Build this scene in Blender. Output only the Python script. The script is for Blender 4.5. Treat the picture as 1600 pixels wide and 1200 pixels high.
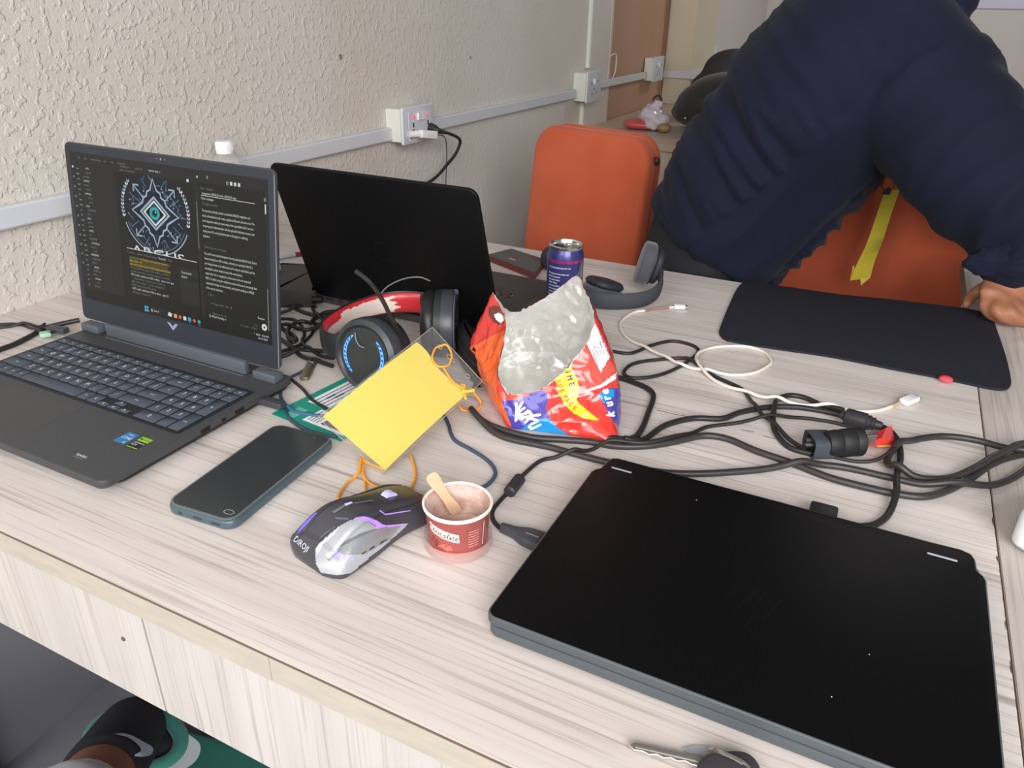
import bpy, math, random
import numpy as np
from mathutils import Vector, Matrix, noise as mnoise
from mathutils.bvhtree import BVHTree
PI = math.pi
random.seed(7)
S = bpy.context.scene
COL = S.collection
for o in list(bpy.data.objects):
    bpy.data.objects.remove(o)

# ------------------------------------------------------------------ camera, world, lights, exposure
T = 0.75                                   # height of the desk tops
CAM_F = 1179.97                            # focal length for a 1600 px wide frame
CAM_R = (1.10837081, -0.01797274, 0.46362701)
CAM_C = (1.16358180, -0.28822534, 0.43017157 + T)
cam = bpy.data.cameras.new('camera')
cam.sensor_fit = 'HORIZONTAL'
cam.sensor_width = 36.0
cam.lens = CAM_F * 36.0 / 1600.0
cam.clip_start = 0.02
camo = bpy.data.objects.new('camera', cam)
camo.location = CAM_C
camo.rotation_euler = CAM_R
COL.objects.link(camo)
S.camera = camo

w = bpy.data.worlds.new('room_air')
w.use_nodes = True
S.world = w
w.node_tree.nodes['Background'].inputs[0].default_value = (0.80, 0.82, 0.86, 1)
w.node_tree.nodes['Background'].inputs[1].default_value = 0.34

def area_lamp(name, loc, target, sx, sy, power, color=(1, 1, 1)):
    l = bpy.data.lights.new(name, 'AREA')
    l.shape = 'RECTANGLE'; l.size = sx; l.size_y = sy; l.energy = power; l.color = color
    o = bpy.data.objects.new(name, l)
    o.location = loc
    o.rotation_euler = (Vector(target) - Vector(loc)).to_track_quat('-Z', 'Y').to_euler()
    COL.objects.link(o)
    return o
# daylight from the window behind the camera, and the weaker one further along the right of the room
area_lamp('window_light', (2.35, -1.75, 1.95), (0.1, 0.35, 0.9), 2.0, 1.4, 112, (0.98, 0.99, 1.0))
area_lamp('second_window_light', (0.5, -2.5, 2.1), (0.6, 0.2, 0.7), 1.8, 1.4, 54, (1.0, 0.985, 0.97))
area_lamp('far_wall_fill', (1.9, 4.7, 2.75), (1.6, 5.0, 0.0), 1.2, 0.3, 26, (1.0, 0.96, 0.92))  # unseen fill lamp, added to brighten the far wall and the door

S.view_settings.view_transform = 'Standard'
S.view_settings.look = 'None'
S.view_settings.gamma = 1.0
S.view_settings.use_curve_mapping = False
S.view_settings.exposure = 0.0

# ------------------------------------------------------------------ geometry of the view (pixels of the photo -> points on real planes)
def _rot(a):
    rx, ry, rz = a
    cx, sx, cy, sy, cz, sz = math.cos(rx), math.sin(rx), math.cos(ry), math.sin(ry), math.cos(rz), math.sin(rz)
    X = np.array([[1, 0, 0], [0, cx, -sx], [0, sx, cx]])
    Y = np.array([[cy, 0, sy], [0, 1, 0], [-sy, 0, cy]])
    Z = np.array([[cz, -sz, 0], [sz, cz, 0], [0, 0, 1]])
    return Z @ Y @ X
_R = _rot(CAM_R)
_C = np.array(CAM_C)
def ray(px, py):
    d = _R @ np.array([(px - 800) / CAM_F, -(py - 600) / CAM_F, -1.0])
    return d
def P(px, py, h=0.0):                      # on the horizontal plane h above the desk tops
    d = ray(px, py); k = (T + h - _C[2]) / d[2]
    return Vector(_C + k * d)
def PX(px, py, x):
    d = ray(px, py); return Vector(_C + d * (x - _C[0]) / d[0])
def PY(px, py, y):
    d = ray(px, py); return Vector(_C + d * (y - _C[1]) / d[1])
def pr(p):
    q = (np.array(p) - _C) @ _R
    return 800 + CAM_F * q[0] / -q[2], 600 - CAM_F * q[1] / -q[2]
def in_poly(x, y, poly):
    c = False; n = len(poly); j = n - 1
    for i in range(n):
        xi, yi = poly[i]; xj, yj = poly[j]
        if (yi > y) != (yj > y) and x < (xj - xi) * (y - yi) / (yj - yi) + xi:
            c = not c
        j = i
    return c

# ------------------------------------------------------------------ materials
def lin(c):
    out = []
    for v in c[:3]:
        v = v / 255.0
        out.append(v / 12.92 if v <= 0.04045 else ((v + 0.055) / 1.055) ** 2.4)
    return (*out, 1.0)
MATS = {}
def mat(name, c, rough=0.5, metal=0.0, spec=0.5, bump=None, vary=None, emit=None, alpha=1.0, trans=0.0, coat=0.0, sheen=0.0, ior=1.45, stretch=(1, 1, 1)):
    if name in MATS:
        return MATS[name]
    m = bpy.data.materials.new(name); m.use_nodes = True
    nt = m.node_tree; b = nt.nodes['Principled BSDF']
    b.inputs['Base Color'].default_value = lin(c)
    b.inputs['Roughness'].default_value = rough
    b.inputs['Metallic'].default_value = metal
    b.inputs['Specular IOR Level'].default_value = spec
    b.inputs['IOR'].default_value = ior
    b.inputs['Alpha'].default_value = alpha
    b.inputs['Transmission Weight'].default_value = trans
    b.inputs['Coat Weight'].default_value = coat
    b.inputs['Coat Roughness'].default_value = 0.08
    b.inputs['Sheen Weight'].default_value = sheen
    if emit:
        b.inputs['Emission Color'].default_value = lin(emit[0]); b.inputs['Emission Strength'].default_value = emit[1]
    if bump or vary:
        tc = nt.nodes.new('ShaderNodeTexCoord'); mp = nt.nodes.new('ShaderNodeMapping')
        mp.inputs['Scale'].default_value = stretch
        nt.links.new(tc.outputs['Object'], mp.inputs['Vector'])
    if bump:
        n = nt.nodes.new('ShaderNodeTexNoise'); n.inputs['Scale'].default_value = bump[0]; n.inputs['Detail'].default_value = 3
        bp = nt.nodes.new('ShaderNodeBump'); bp.inputs['Strength'].default_value = bump[1]; bp.inputs['Distance'].default_value = bump[2]
        nt.links.new(mp.outputs[0], n.inputs['Vector']); nt.links.new(n.outputs['Fac'], bp.inputs['Height']); nt.links.new(bp.outputs[0], b.inputs['Normal'])
    if vary:
        n = nt.nodes.new('ShaderNodeTexNoise'); n.inputs['Scale'].default_value = vary[0]; n.inputs['Detail'].default_value = 4
        r = nt.nodes.new('ShaderNodeValToRGB')
        a = lin(c); d = lin(vary[1])
        r.color_ramp.elements[0].position = 0.32; r.color_ramp.elements[1].position = 0.68
        r.color_ramp.elements[0].color = d; r.color_ramp.elements[1].color = a
        nt.links.new(mp.outputs[0], n.inputs['Vector']); nt.links.new(n.outputs['Fac'], r.inputs[0]); nt.links.new(r.outputs[0], b.inputs['Base Color'])
    MATS[name] = m
    return m

def wood(name, axis, base=(221, 212, 207), dark=(150, 138, 131), mid=(205, 195, 189)):
    m = bpy.data.materials.new(name); m.use_nodes = True
    nt = m.node_tree; L = nt.links; N = nt.nodes
    b = N['Principled BSDF']; b.inputs['Roughness'].default_value = 0.42; b.inputs['Specular IOR Level'].default_value = 0.4
    tc = N.new('ShaderNodeTexCoord')
    def noise(along, across, detail, dist=0.0, off=0.0):
        mp = N.new('ShaderNodeMapping')
        sc = [across, across, across]; sc['xyz'.index(axis)] = along
        mp.inputs['Scale'].default_value = sc
        mp.inputs['Location'].default_value = (off, off * 1.7, off * .6)
        n = N.new('ShaderNodeTexNoise'); n.inputs['Scale'].default_value = 1.0; n.inputs['Detail'].default_value = detail
        n.inputs['Distortion'].default_value = dist
        L.new(tc.outputs['Object'], mp.inputs[0]); L.new(mp.outputs[0], n.inputs['Vector'])
        return n.outputs['Fac']
    def ramp(sock, p0, c0, p1, c1):
        r = N.new('ShaderNodeValToRGB'); e = r.color_ramp.elements
        e[0].position = p0; e[0].color = c0; e[1].position = p1; e[1].color = c1
        L.new(sock, r.inputs[0]); return r.outputs[0]
    def mix(f, a, c):
        x = N.new('ShaderNodeMix'); x.data_type = 'RGBA'
        L.new(f, x.inputs[0]); L.new(a, x.inputs[6]); L.new(c, x.inputs[7]); return x.outputs[2]
    one, zero = (1, 1, 1, 1), (0, 0, 0, 1)
    broad = ramp(noise(1.2, 26, 3), .35, lin(mid), .62, lin(base))
    rgb = N.new('ShaderNodeRGB'); rgb.outputs[0].default_value = lin(dark)
    streak = ramp(noise(3.2, 170, 3, .15, 3.1), .54, zero, .70, (.72, .72, .72, 1))
    thin = ramp(noise(6.0, 360, 2, .1, 8.3), .55, zero, .72, (.55, .55, .55, 1))
    gate = ramp(noise(3.0, 30, 2, 0, 5.5), .42, (.15, .15, .15, 1), .6, one)
    mu = N.new('ShaderNodeMath'); mu.operation = 'MULTIPLY'
    L.new(streak, mu.inputs[0]); L.new(gate, mu.inputs[1])
    c = mix(mu.outputs[0], broad, rgb.outputs[0])
    c = mix(thin, c, rgb.outputs[0])
    L.new(c, b.inputs['Base Color'])
    bp = N.new('ShaderNodeBump'); bp.inputs['Strength'].default_value = .12; bp.inputs['Distance'].default_value = .0006; bp.invert = True
    L.new(mu.outputs[0], bp.inputs['Height']); L.new(bp.outputs[0], b.inputs['Normal'])
    MATS[name] = m
    return m

def stucco(name, c, c2, amount):
    m = bpy.data.materials.new(name); m.use_nodes = True
    nt = m.node_tree; L = nt.links; N = nt.nodes
    b = N['Principled BSDF']; b.inputs['Roughness'].default_value = .55; b.inputs['Specular IOR Level'].default_value = .35
    tc = N.new('ShaderNodeTexCoord')
    def nz(scale, detail, dist):
        n = N.new('ShaderNodeTexNoise'); n.inputs['Scale'].default_value = scale; n.inputs['Detail'].default_value = detail; n.inputs['Distortion'].default_value = dist
        L.new(tc.outputs['Object'], n.inputs['Vector']); return n.outputs['Fac']
    def ramp(sock, p0, c0, p1, c1):
        r = N.new('ShaderNodeValToRGB'); e = r.color_ramp.elements
        e[0].position = p0; e[0].color = c0; e[1].position = p1; e[1].color = c1
        L.new(sock, r.inputs[0]); return r.outputs[0]
    blobs = ramp(nz(74, 2, .12), .53, (0, 0, 0, 1), .63, (1, 1, 1, 1))
    fine = nz(210, 3, .3)
    big = nz(38, 2, .3)
    def math_(op, a, bb):
        x = N.new('ShaderNodeMath'); x.operation = op
        for i, s in enumerate((a, bb)):
            if isinstance(s, float): x.inputs[i].default_value = s
            else: L.new(s, x.inputs[i])
        return x.outputs[0]
    h = math_('ADD', math_('ADD', math_('MULTIPLY', blobs, .60), math_('MULTIPLY', fine, .42)), math_('MULTIPLY', big, .8))
    sx = N.new('ShaderNodeSeparateXYZ'); L.new(tc.outputs['Object'], sx.inputs[0])
    fade = N.new('ShaderNodeMapRange'); fade.inputs[1].default_value = .7; fade.inputs[2].default_value = 2.2; fade.inputs[3].default_value = 1.0; fade.inputs[4].default_value = .30
    L.new(sx.outputs[1], fade.inputs[0]); h = math_('MULTIPLY', h, fade.outputs[0])
    bp = N.new('ShaderNodeBump'); bp.inputs['Strength'].default_value = 1.0; bp.inputs['Distance'].default_value = amount
    L.new(h, bp.inputs['Height']); L.new(bp.outputs[0], b.inputs['Normal'])
    col = ramp(nz(2.2, 5, .2), .35, lin(c2), .65, lin(c))
    L.new(col, b.inputs['Base Color'])
    MATS[name] = m
    return m

# ------------------------------------------------------------------ mesh helpers
class MB:
    def __init__(s):
        s.v = []; s.f = []; s.m = []
    def add(s, v, f, m=0, M=None):
        o = len(s.v)
        if M is not None:
            v = [M @ Vector(p) for p in v]
        s.v += [tuple(p) for p in v]
        s.f += [tuple(i + o for i in q) for q in f]
        s.m += [m] * len(f) if isinstance(m, int) else list(m)
        return s
    def box(s, lo, hi, m=0, M=None):
        (a, b, c), (d, e, g) = lo, hi
        v = [(a, b, c), (d, b, c), (d, e, c), (a, e, c), (a, b, g), (d, b, g), (d, e, g), (a, e, g)]
        f = [(3, 2, 1, 0), (4, 5, 6, 7), (0, 1, 5, 4), (1, 2, 6, 5), (2, 3, 7, 6), (3, 0, 4, 7)]
        return s.add(v, f, m, M)
    def slab(s, pts, z0, z1, b=.001, n=2, m=0, M=None, top=None):
        """prism over a 2-D outline (counter-clockwise) with rounded top and bottom edges"""
        k = len(pts)
        nor = []
        for i in range(k):
            a = Vector(pts[i - 1]); c = Vector(pts[(i + 1) % k]); d = (c - a)
            d = Vector((d.y, -d.x)); nor.append(d.normalized() if d.length > 1e-9 else Vector((0, 0)))
        rings = []
        for j in range(n + 1):
            t = PI / 2 * j / n; rings.append((b * (1 - math.sin(t)), z0 + b * (1 - math.cos(t))))
        for j in range(n + 1):
            t = PI / 2 * j / n; rings.append((b * (1 - math.cos(t)), z1 - b * (1 - math.sin(t))))
        v = []; f = []; ms = []
        for ins, z in rings:
            v += [(pts[i][0] - nor[i].x * ins, pts[i][1] - nor[i].y * ins, z) for i in range(k)]
        for r in range(len(rings) - 1):
            for i in range(k):
                j = (i + 1) % k
                f.append((r * k + i, r * k + j, (r + 1) * k + j, (r + 1) * k + i)); ms.append(m)
        f.append(tuple(range(k - 1, -1, -1))); ms.append(m)
        f.append(tuple((len(rings) - 1) * k + i for i in range(k))); ms.append(m if top is None else top)
        return s.add(v, f, ms, M)
    def tube(s, pts, r, n=8, m=0, closed=False, cap=True, M=None, up=None, flat=1.0):
        pts = [Vector(p) for p in pts]; k = len(pts)
        rad = r if isinstance(r, (list, tuple)) else [r] * k
        v = []; f = []
        prev = None
        for i in range(k):
            a = pts[i - 1] if (i or closed) else pts[0]; c = pts[(i + 1) % k] if (i < k - 1 or closed) else pts[-1]
            t = (c - a).normalized()
            if prev is None:
                ref = Vector(up) if up is not None else (Vector((0, 0, 1)) if abs(t.z) < .9 else Vector((1, 0, 0)))
                x = (ref - t * ref.dot(t)).normalized()
            else:
                x = (prev - t * prev.dot(t)).normalized()
            prev = x; y = t.cross(x)
            ra = rad[i] if isinstance(rad[i], (tuple, list)) else (rad[i], rad[i] * flat)
            for j in range(n):
                g = 2 * PI * j / n
                v.append(pts[i] + x * (math.cos(g) * ra[0]) + y * (math.sin(g) * ra[1]))
        for i in range(k - (0 if closed else 1)):
            for j in range(n):
                a = i * n + j; b2 = i * n + (j + 1) % n; i2 = (i + 1) % k
                f.append((a, b2, i2 * n + (j + 1) % n, i2 * n + j))
        if cap and not closed:
            f.append(tuple(range(n - 1, -1, -1))); f.append(tuple((k - 1) * n + j for j in range(n)))
        return s.add(v, f, m, M)
    def lathe(s, prof, n=32, m=0, M=None, closed=False):
        """profile of (radius, height); m may be one index per profile segment"""
        v = []; f = []; ms = []
        k = len(prof)
        for r, z in prof:
            v += [(r * math.cos(2 * PI * j / n), r * math.sin(2 * PI * j / n), z) for j in range(n)]
        for i in range(k - 1):
            for j in range(n):
                f.append((i * n + j, i * n + (j + 1) % n, (i + 1) * n + (j + 1) % n, (i + 1) * n + j))
                ms.append(m if isinstance(m, int) else m[i])
        if not closed:
            if prof[0][0] > 1e-6: f.append(tuple(range(n - 1, -1, -1))); ms.append(m if isinstance(m, int) else m[0])
            if prof[-1][0] > 1e-6: f.append(tuple((k - 1) * n + j for j in range(n))); ms.append(m if isinstance(m, int) else m[-1])
        return s.add(v, f, ms, M)
    def poly(s, pts, m=0, M=None):
        return s.add(pts, [tuple(range(len(pts)))], m, M)
    def line(s, pts, wd, z=0.0, m=0, M=None, closed=False):
        """flat stroke in the xy plane"""
        pts = [Vector(p[:2]) for p in pts]; k = len(pts); v = []; f = []
        for i in range(k):
            a = pts[i - 1] if (i or closed) else pts[0]; c = pts[(i + 1) % k] if (i < k - 1 or closed) else pts[-1]
            d = (c - a); d = Vector((-d.y, d.x)).normalized() * wd / 2
            v += [(*(pts[i] + d), z), (*(pts[i] - d), z)]
        for i in range(k - (0 if closed else 1)):
            j = (i + 1) % k
            f.append((2 * i, 2 * i + 1, 2 * j + 1, 2 * j))
        return s.add(v, f, m, M)
    def text(s, txt, size, M=None, m=0, align='LEFT', z=0.0, shear=0.0, squeeze=1.0):
        v, f = text2d(txt, align, shear)
        return s.add([(x * size * squeeze, y * size, z) for x, y in v], f, m, M)
    def build(s, name, mats, parent=None, local=False, origin=None, angle=38, kind=None, sharp=True):
        me = bpy.data.meshes.new(name)
        v = s.v
        ob = bpy.data.objects.new(name, me)
        if parent is not None:
            ob.parent = parent
            if not local:
                root = parent
                while root.parent: root = root.parent
                inv = root.matrix_basis.inverted()
                v = [inv @ Vector(p) for p in v]
        elif origin is not None:
            ob.location = origin
            o = Vector(origin); v = [Vector(p) - o for p in v]
        me.from_pydata([tuple(p) for p in v], [], s.f)
        for mm in (mats if isinstance(mats, (list, tuple)) else [mats]):
            me.materials.append(mm)
        me.polygons.foreach_set('material_index', s.m)
        me.polygons.foreach_set('use_smooth', [True] * len(s.f))
        me.update()
        if sharp:
            me.set_sharp_from_angle(angle=math.radians(angle))
        COL.objects.link(ob)
        if kind: ob['kind'] = kind
        return ob
_TX = {}
def text2d(txt, align='LEFT', shear=0.0):
    key = (txt, align, shear)
    if key not in _TX:
        cu = bpy.data.curves.new('glyphs', 'FONT')
        cu.body = txt; cu.align_x = align; cu.align_y = 'CENTER'; cu.resolution_u = 2; cu.shear = shear; cu.size = 1.0
        ob = bpy.data.objects.new('glyphs', cu)
        me = bpy.data.meshes.new_from_object(ob)
        _TX[key] = ([(p.co.x, p.co.y) for p in me.vertices], [tuple(q.vertices) for q in me.polygons])
        bpy.data.meshes.remove(me); bpy.data.objects.remove(ob); bpy.data.curves.remove(cu)
    return _TX[key]
def rrect(x0, y0, x1, y1, r, n=5):
    out = []
    for cx, cy, a0 in ((x1 - r, y0 + r, -PI / 2), (x1 - r, y1 - r, 0), (x0 + r, y1 - r, PI / 2), (x0 + r, y0 + r, PI)):
        for i in range(n + 1):
            a = a0 + PI / 2 * i / n
            out.append((cx + r * math.cos(a), cy + r * math.sin(a)))
    return out
def spline(pts, per=6, closed=False):
    pts = [Vector(p) for p in pts]; k = len(pts); out = []
    for i in range(k if closed else k - 1):
        g = lambda j: pts[j % k] if closed else pts[max(0, min(k - 1, j))]
        a, b, c, d = g(i - 1), g(i), g(i + 1), g(i + 2)
        for q in range(per):
            t = q / per
            out.append(.5 * ((2 * b) + (c - a) * t + (2 * a - 5 * b + 4 * c - d) * t * t + (3 * b - a - 3 * c + d) * t ** 3))
    if not closed: out.append(pts[-1])
    return out
def frame(o, x, y):
    """matrix with origin o, x axis along x and y axis as near y as it can be"""
    x = Vector(x).normalized(); y = Vector(y); z = x.cross(y).normalized(); y = z.cross(x)
    return Matrix(((x.x, y.x, z.x, o[0]), (x.y, y.y, z.y, o[1]), (x.z, y.z, z.z, o[2]), (0, 0, 0, 1)))
def tag(o, label, cat, group=None):
    o['label'] = label; o['category'] = cat
    if group: o['group'] = group
    return o
def thing(name, label, cat, loc=(0, 0, 0), rotz=0.0, group=None):
    o = bpy.data.objects.new(name, None); o.empty_display_size = .05
    o.location = loc; o.rotation_euler = (0, 0, rotz)
    COL.objects.link(o)
    return tag(o, label, cat, group)
def struct(name, mb, mats, **k):
    o = mb.build(name, mats, **k); o['kind'] = 'structure'; return o
def merge(mb, size, smooth=6, factor=.5):
    """one continuous surface from overlapping closed lumps"""
    me = bpy.data.meshes.new('lumps'); me.from_pydata([tuple(p) for p in mb.v], [], mb.f); me.update()
    ob = bpy.data.objects.new('lumps', me); COL.objects.link(ob)
    r = ob.modifiers.new('r', 'REMESH'); r.mode = 'VOXEL'; r.voxel_size = size
    if smooth:
        q = ob.modifiers.new('s', 'SMOOTH'); q.iterations = smooth; q.factor = factor
    dg = bpy.context.evaluated_depsgraph_get()
    out = bpy.data.meshes.new_from_object(ob.evaluated_get(dg))
    res = MB()
    res.v = [tuple(p.co) for p in out.vertices]; res.f = [tuple(p.vertices) for p in out.polygons]; res.m = [0] * len(res.f)
    nor = [tuple(p.normal) for p in out.vertices]
    bpy.data.objects.remove(ob); bpy.data.meshes.remove(me); bpy.data.meshes.remove(out)
    res.n = nor
    return res
def blob(mb, c, r, n=16, k=10, M=None):
    rx, ry, rz = r if isinstance(r, (tuple, list)) else (r, r, r)
    v = [(c[0], c[1], c[2] - rz)]; f = []
    for i in range(1, k):
        t = -PI / 2 + PI * i / k
        v += [(c[0] + rx * math.cos(t) * math.cos(2 * PI * j / n), c[1] + ry * math.cos(t) * math.sin(2 * PI * j / n), c[2] + rz * math.sin(t)) for j in range(n)]
    v.append((c[0], c[1], c[2] + rz))
    for j in range(n): f.append((0, 1 + (j + 1) % n, 1 + j))
    for i in range(k - 2):
        for j in range(n):
            a = 1 + i * n
            f.append((a + j, a + (j + 1) % n, a + n + (j + 1) % n, a + n + j))
    l = len(v) - 1; a = 1 + (k - 2) * n
    for j in range(n): f.append((a + j, a + (j + 1) % n, l))
    return mb.add(v, f, 0, M)
def paint(mb, rules):
    """sort the faces of a surface by the printed region of the photo they belong to"""
    for i, q in enumerate(mb.f):
        c = sum((Vector(mb.v[j]) for j in q), Vector()) / len(q)
        x, y = pr(c)
        for poly, m in rules:
            if in_poly(x, y, poly): mb.m[i] = m
def decal(bvh, mb, verts2d, faces, m, lift=.0004):
    """print flat shapes onto a curved surface"""
    V = [tuple(q) for q in verts2d]; F = []
    todo = [(q[0], q[i], q[i + 1]) for q in faces for i in range(1, len(q) - 1)]
    cache = {}
    while todo:                            # fine enough to follow the relief
        a_, b_, c_ = todo.pop()
        e = [(math.dist(V[p], V[q]), p, q, r) for p, q, r in ((a_, b_, c_), (b_, c_, a_), (c_, a_, b_))]
        l, p, q, r = max(e)
        if l <= 3.0: F.append((a_, b_, c_)); continue
        k = (min(p, q), max(p, q))
        if k not in cache: cache[k] = len(V); V.append(((V[p][0] + V[q][0]) / 2, (V[p][1] + V[q][1]) / 2))
        todo += [(p, cache[k], r), (cache[k], q, r)]
    verts2d, faces = V, F
    out = []
    for x, y in verts2d:
        d = Vector(ray(x, y)).normalized()
        hit, nor, _, _ = bvh.ray_cast(Vector(_C), d)
        if hit is None: return
        if nor.dot(d) > 0: nor = -nor
        out.append(hit + nor * lift)
    mb.add(out, faces, m)
def decal_text(bvh, mb, txt, px, py, size, ang, m, shear=0.0, squeeze=1.0, lift=.0005, skew=0.0):
    """lettering set along a direction in the print, letter by letter"""
    v, f = text2d(txt, 'CENTER', shear)
    ca, sa = math.cos(math.radians(ang)), math.sin(math.radians(ang))
    pts = []
    for x, y in v:
        x, y = (x + skew * y) * size * squeeze, y * size
        pts.append((px + x * ca + y * sa, py + x * sa - y * ca))
    decal(bvh, mb, pts, f, m, lift)
# ================================================================== the room
wood_x = wood('pale_wood_along', 'x')
wood_y = wood('pale_wood_across', 'y', base=(203, 193, 187), dark=(146, 135, 128), mid=(190, 180, 174))
wood_z = wood('pale_wood_upright', 'z', base=(194, 187, 182), dark=(156, 147, 140), mid=(185, 178, 173))
wood_far = wood('far_desk_wood', 'x', base=(196, 178, 160), dark=(160, 143, 128), mid=(184, 166, 149))
wood_farz = wood('far_desk_wood_upright', 'z', base=(214, 198, 180), dark=(172, 154, 138), mid=(200, 184, 166))
wall_m = stucco('rough_cream_plaster', (213, 207, 199), (206, 198, 188), .0017)
wall_m2 = mat('smooth_cream_paint', (196, 187, 170), .6, bump=(70, .4, .0015))
pillar_m = mat('yellowed_cream_paint', (204, 194, 170), .6, bump=(60, .3, .001))
far_m = mat('grey_white_paint', (206, 198, 192), .6, bump=(20, .1, .001))
floor_m = mat('dark_floor_vinyl', (128, 128, 134), .5, vary=(14, (118, 118, 124)))
ceil_m = mat('ceiling_paint', (150, 148, 144), .8)
door_m = mat('brown_door_laminate', (184, 142, 114), .45, vary=(3, (170, 130, 104)), stretch=(1, 1, .15))
pvc = mat('white_pvc', (206, 208, 212), .35)
pvc_b = mat('ivory_pvc', (214, 215, 203), .4)
plate_m = mat('socket_plate_grey_white', (205, 207, 214), .3)

struct('floor', MB().box((-.2, -3.0, -.1), (5.0, 6.6, 0)), floor_m)
struct('ceiling', MB().box((-.2, -3.0, 2.9), (5.0, 6.6, 3.0)), ceil_m)
wl = struct('wall_left', MB().box((-.1, -3.0, 0), (0, 2.96, 2.9)), wall_m)
for hx, hy, hr in ((532, 89, .0075), (735, 90, .006), (672, 44, .003)):
    c_ = PX(hx, hy, 0.0); a = MB(); a.poly([(.0004, c_.y + hr * .7 * math.cos(g) * (1 + .3 * math.sin(3 * g)), c_.z + hr * math.sin(g) * (1 + .25 * math.cos(2 * g))) for g in [2 * PI * i / 12 for i in range(12)]])
    a.build('plaster_chip', mat('grey_green_chip', (128, 132, 116), .8), wl)
struct('wall_left', MB().box((-.1, 3.80, 0), (0, 6.5, 2.9)), far_m)
struct('wall_back', MB().box((-.1, 6.5, 0), (5.0, 6.6, 2.9)), far_m)
struct('wall_pillar', MB().box((0, 3.79, 0), (.135, 4.25, 2.9)), pillar_m)
# brown door leaf in the wall behind the second desk
dr = MB().box((-.06, 2.96, 0), (-.004, 3.80, 2.9))
dro = struct('door_1', dr, door_m)
MB().box((-.004, 3.735, T + .15), (.010, 3.75, 2.4)).build('door_edge', mat('brown_door_edge', (140, 100, 76), .5), dro)
struct('trim_1', MB().box((-.004, 2.944, 0), (.004, 2.962, 2.9)), wall_m2)
struct('trim_2', MB().box((1.2, 6.49, T + .485), (3.2, 6.5, T + .9)), mat('pale_lilac_board', (205, 202, 222), .5))

# ---- cable trunking on the wall: lengths between the socket boxes
ZT0, ZT1 = T + .125, T + .157
def trunk(name, label, y0, y1, z0=ZT0, z1=ZT1):
    o = thing(name, label, 'trunking', (0, y0, z0), group=None)
    a = MB(); a.slab([(0, 0), (0, y1 - y0), (.016, y1 - y0), (.016, 0)][::-1], 0, z1 - z0, .0015, 2)
    a.build('trunking_base', pvc, o, local=True)
    b = MB(); b.box((.016, 0, .003), (.0185, y1 - y0, z1 - z0 - .003)); b.build('lid', pvc, o, local=True)
    return o
trunk('cable_trunking', 'long white plastic trunking on the wall behind the two open laptops', -1.0, 1.366)
trunk('cable_trunking', 'white plastic trunking on the wall above the orange chair by the wall', 1.548, 2.56)
trunk('cable_trunking', 'short white trunking crossing from the wall onto the brown door', 2.72, 3.44, T + .140, T + .170)
up = thing('vertical_trunking', 'narrow upright trunking rising from the middle socket box', 'trunking', (0, 2.70, T + .225))
MB().box((0, -.012, 0), (.012, .012, 1.9)).build('trunking_base', pvc_b, up, local=True)
MB().box((.012, -.009, 0), (.014, .009, 1.9)).build('lid', pvc_b, up, local=True)
dn = thing('vertical_trunking', 'short upright trunking from the middle socket box down to the far desk', 'trunking', (0, 2.665, T + .01))
MB().box((0, -.012, 0), (.012, .012, .098)).build('trunking_base', pvc_b, dn, local=True)
MB().box((.012, -.009, 0), (.014, .009, .098)).build('lid', pvc_b, dn, local=True)
pl_t = thing('pillar_trunking', 'white trunking wrapping round the cream pillar', 'trunking', (.135, 3.77, T + .125))
MB().box((-.133, 0, 0), (.018, .02, .034)).build('trunking_base', pvc, pl_t, local=True)
MB().box((0, .02, 0), (.018, .50, .034)).build('trunking_side', pvc, pl_t, local=True)
trunk('cable_trunking', 'farthest white trunking on the grey wall past the pillar', 4.3, 6.3, T + .125, T + .155)

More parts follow.
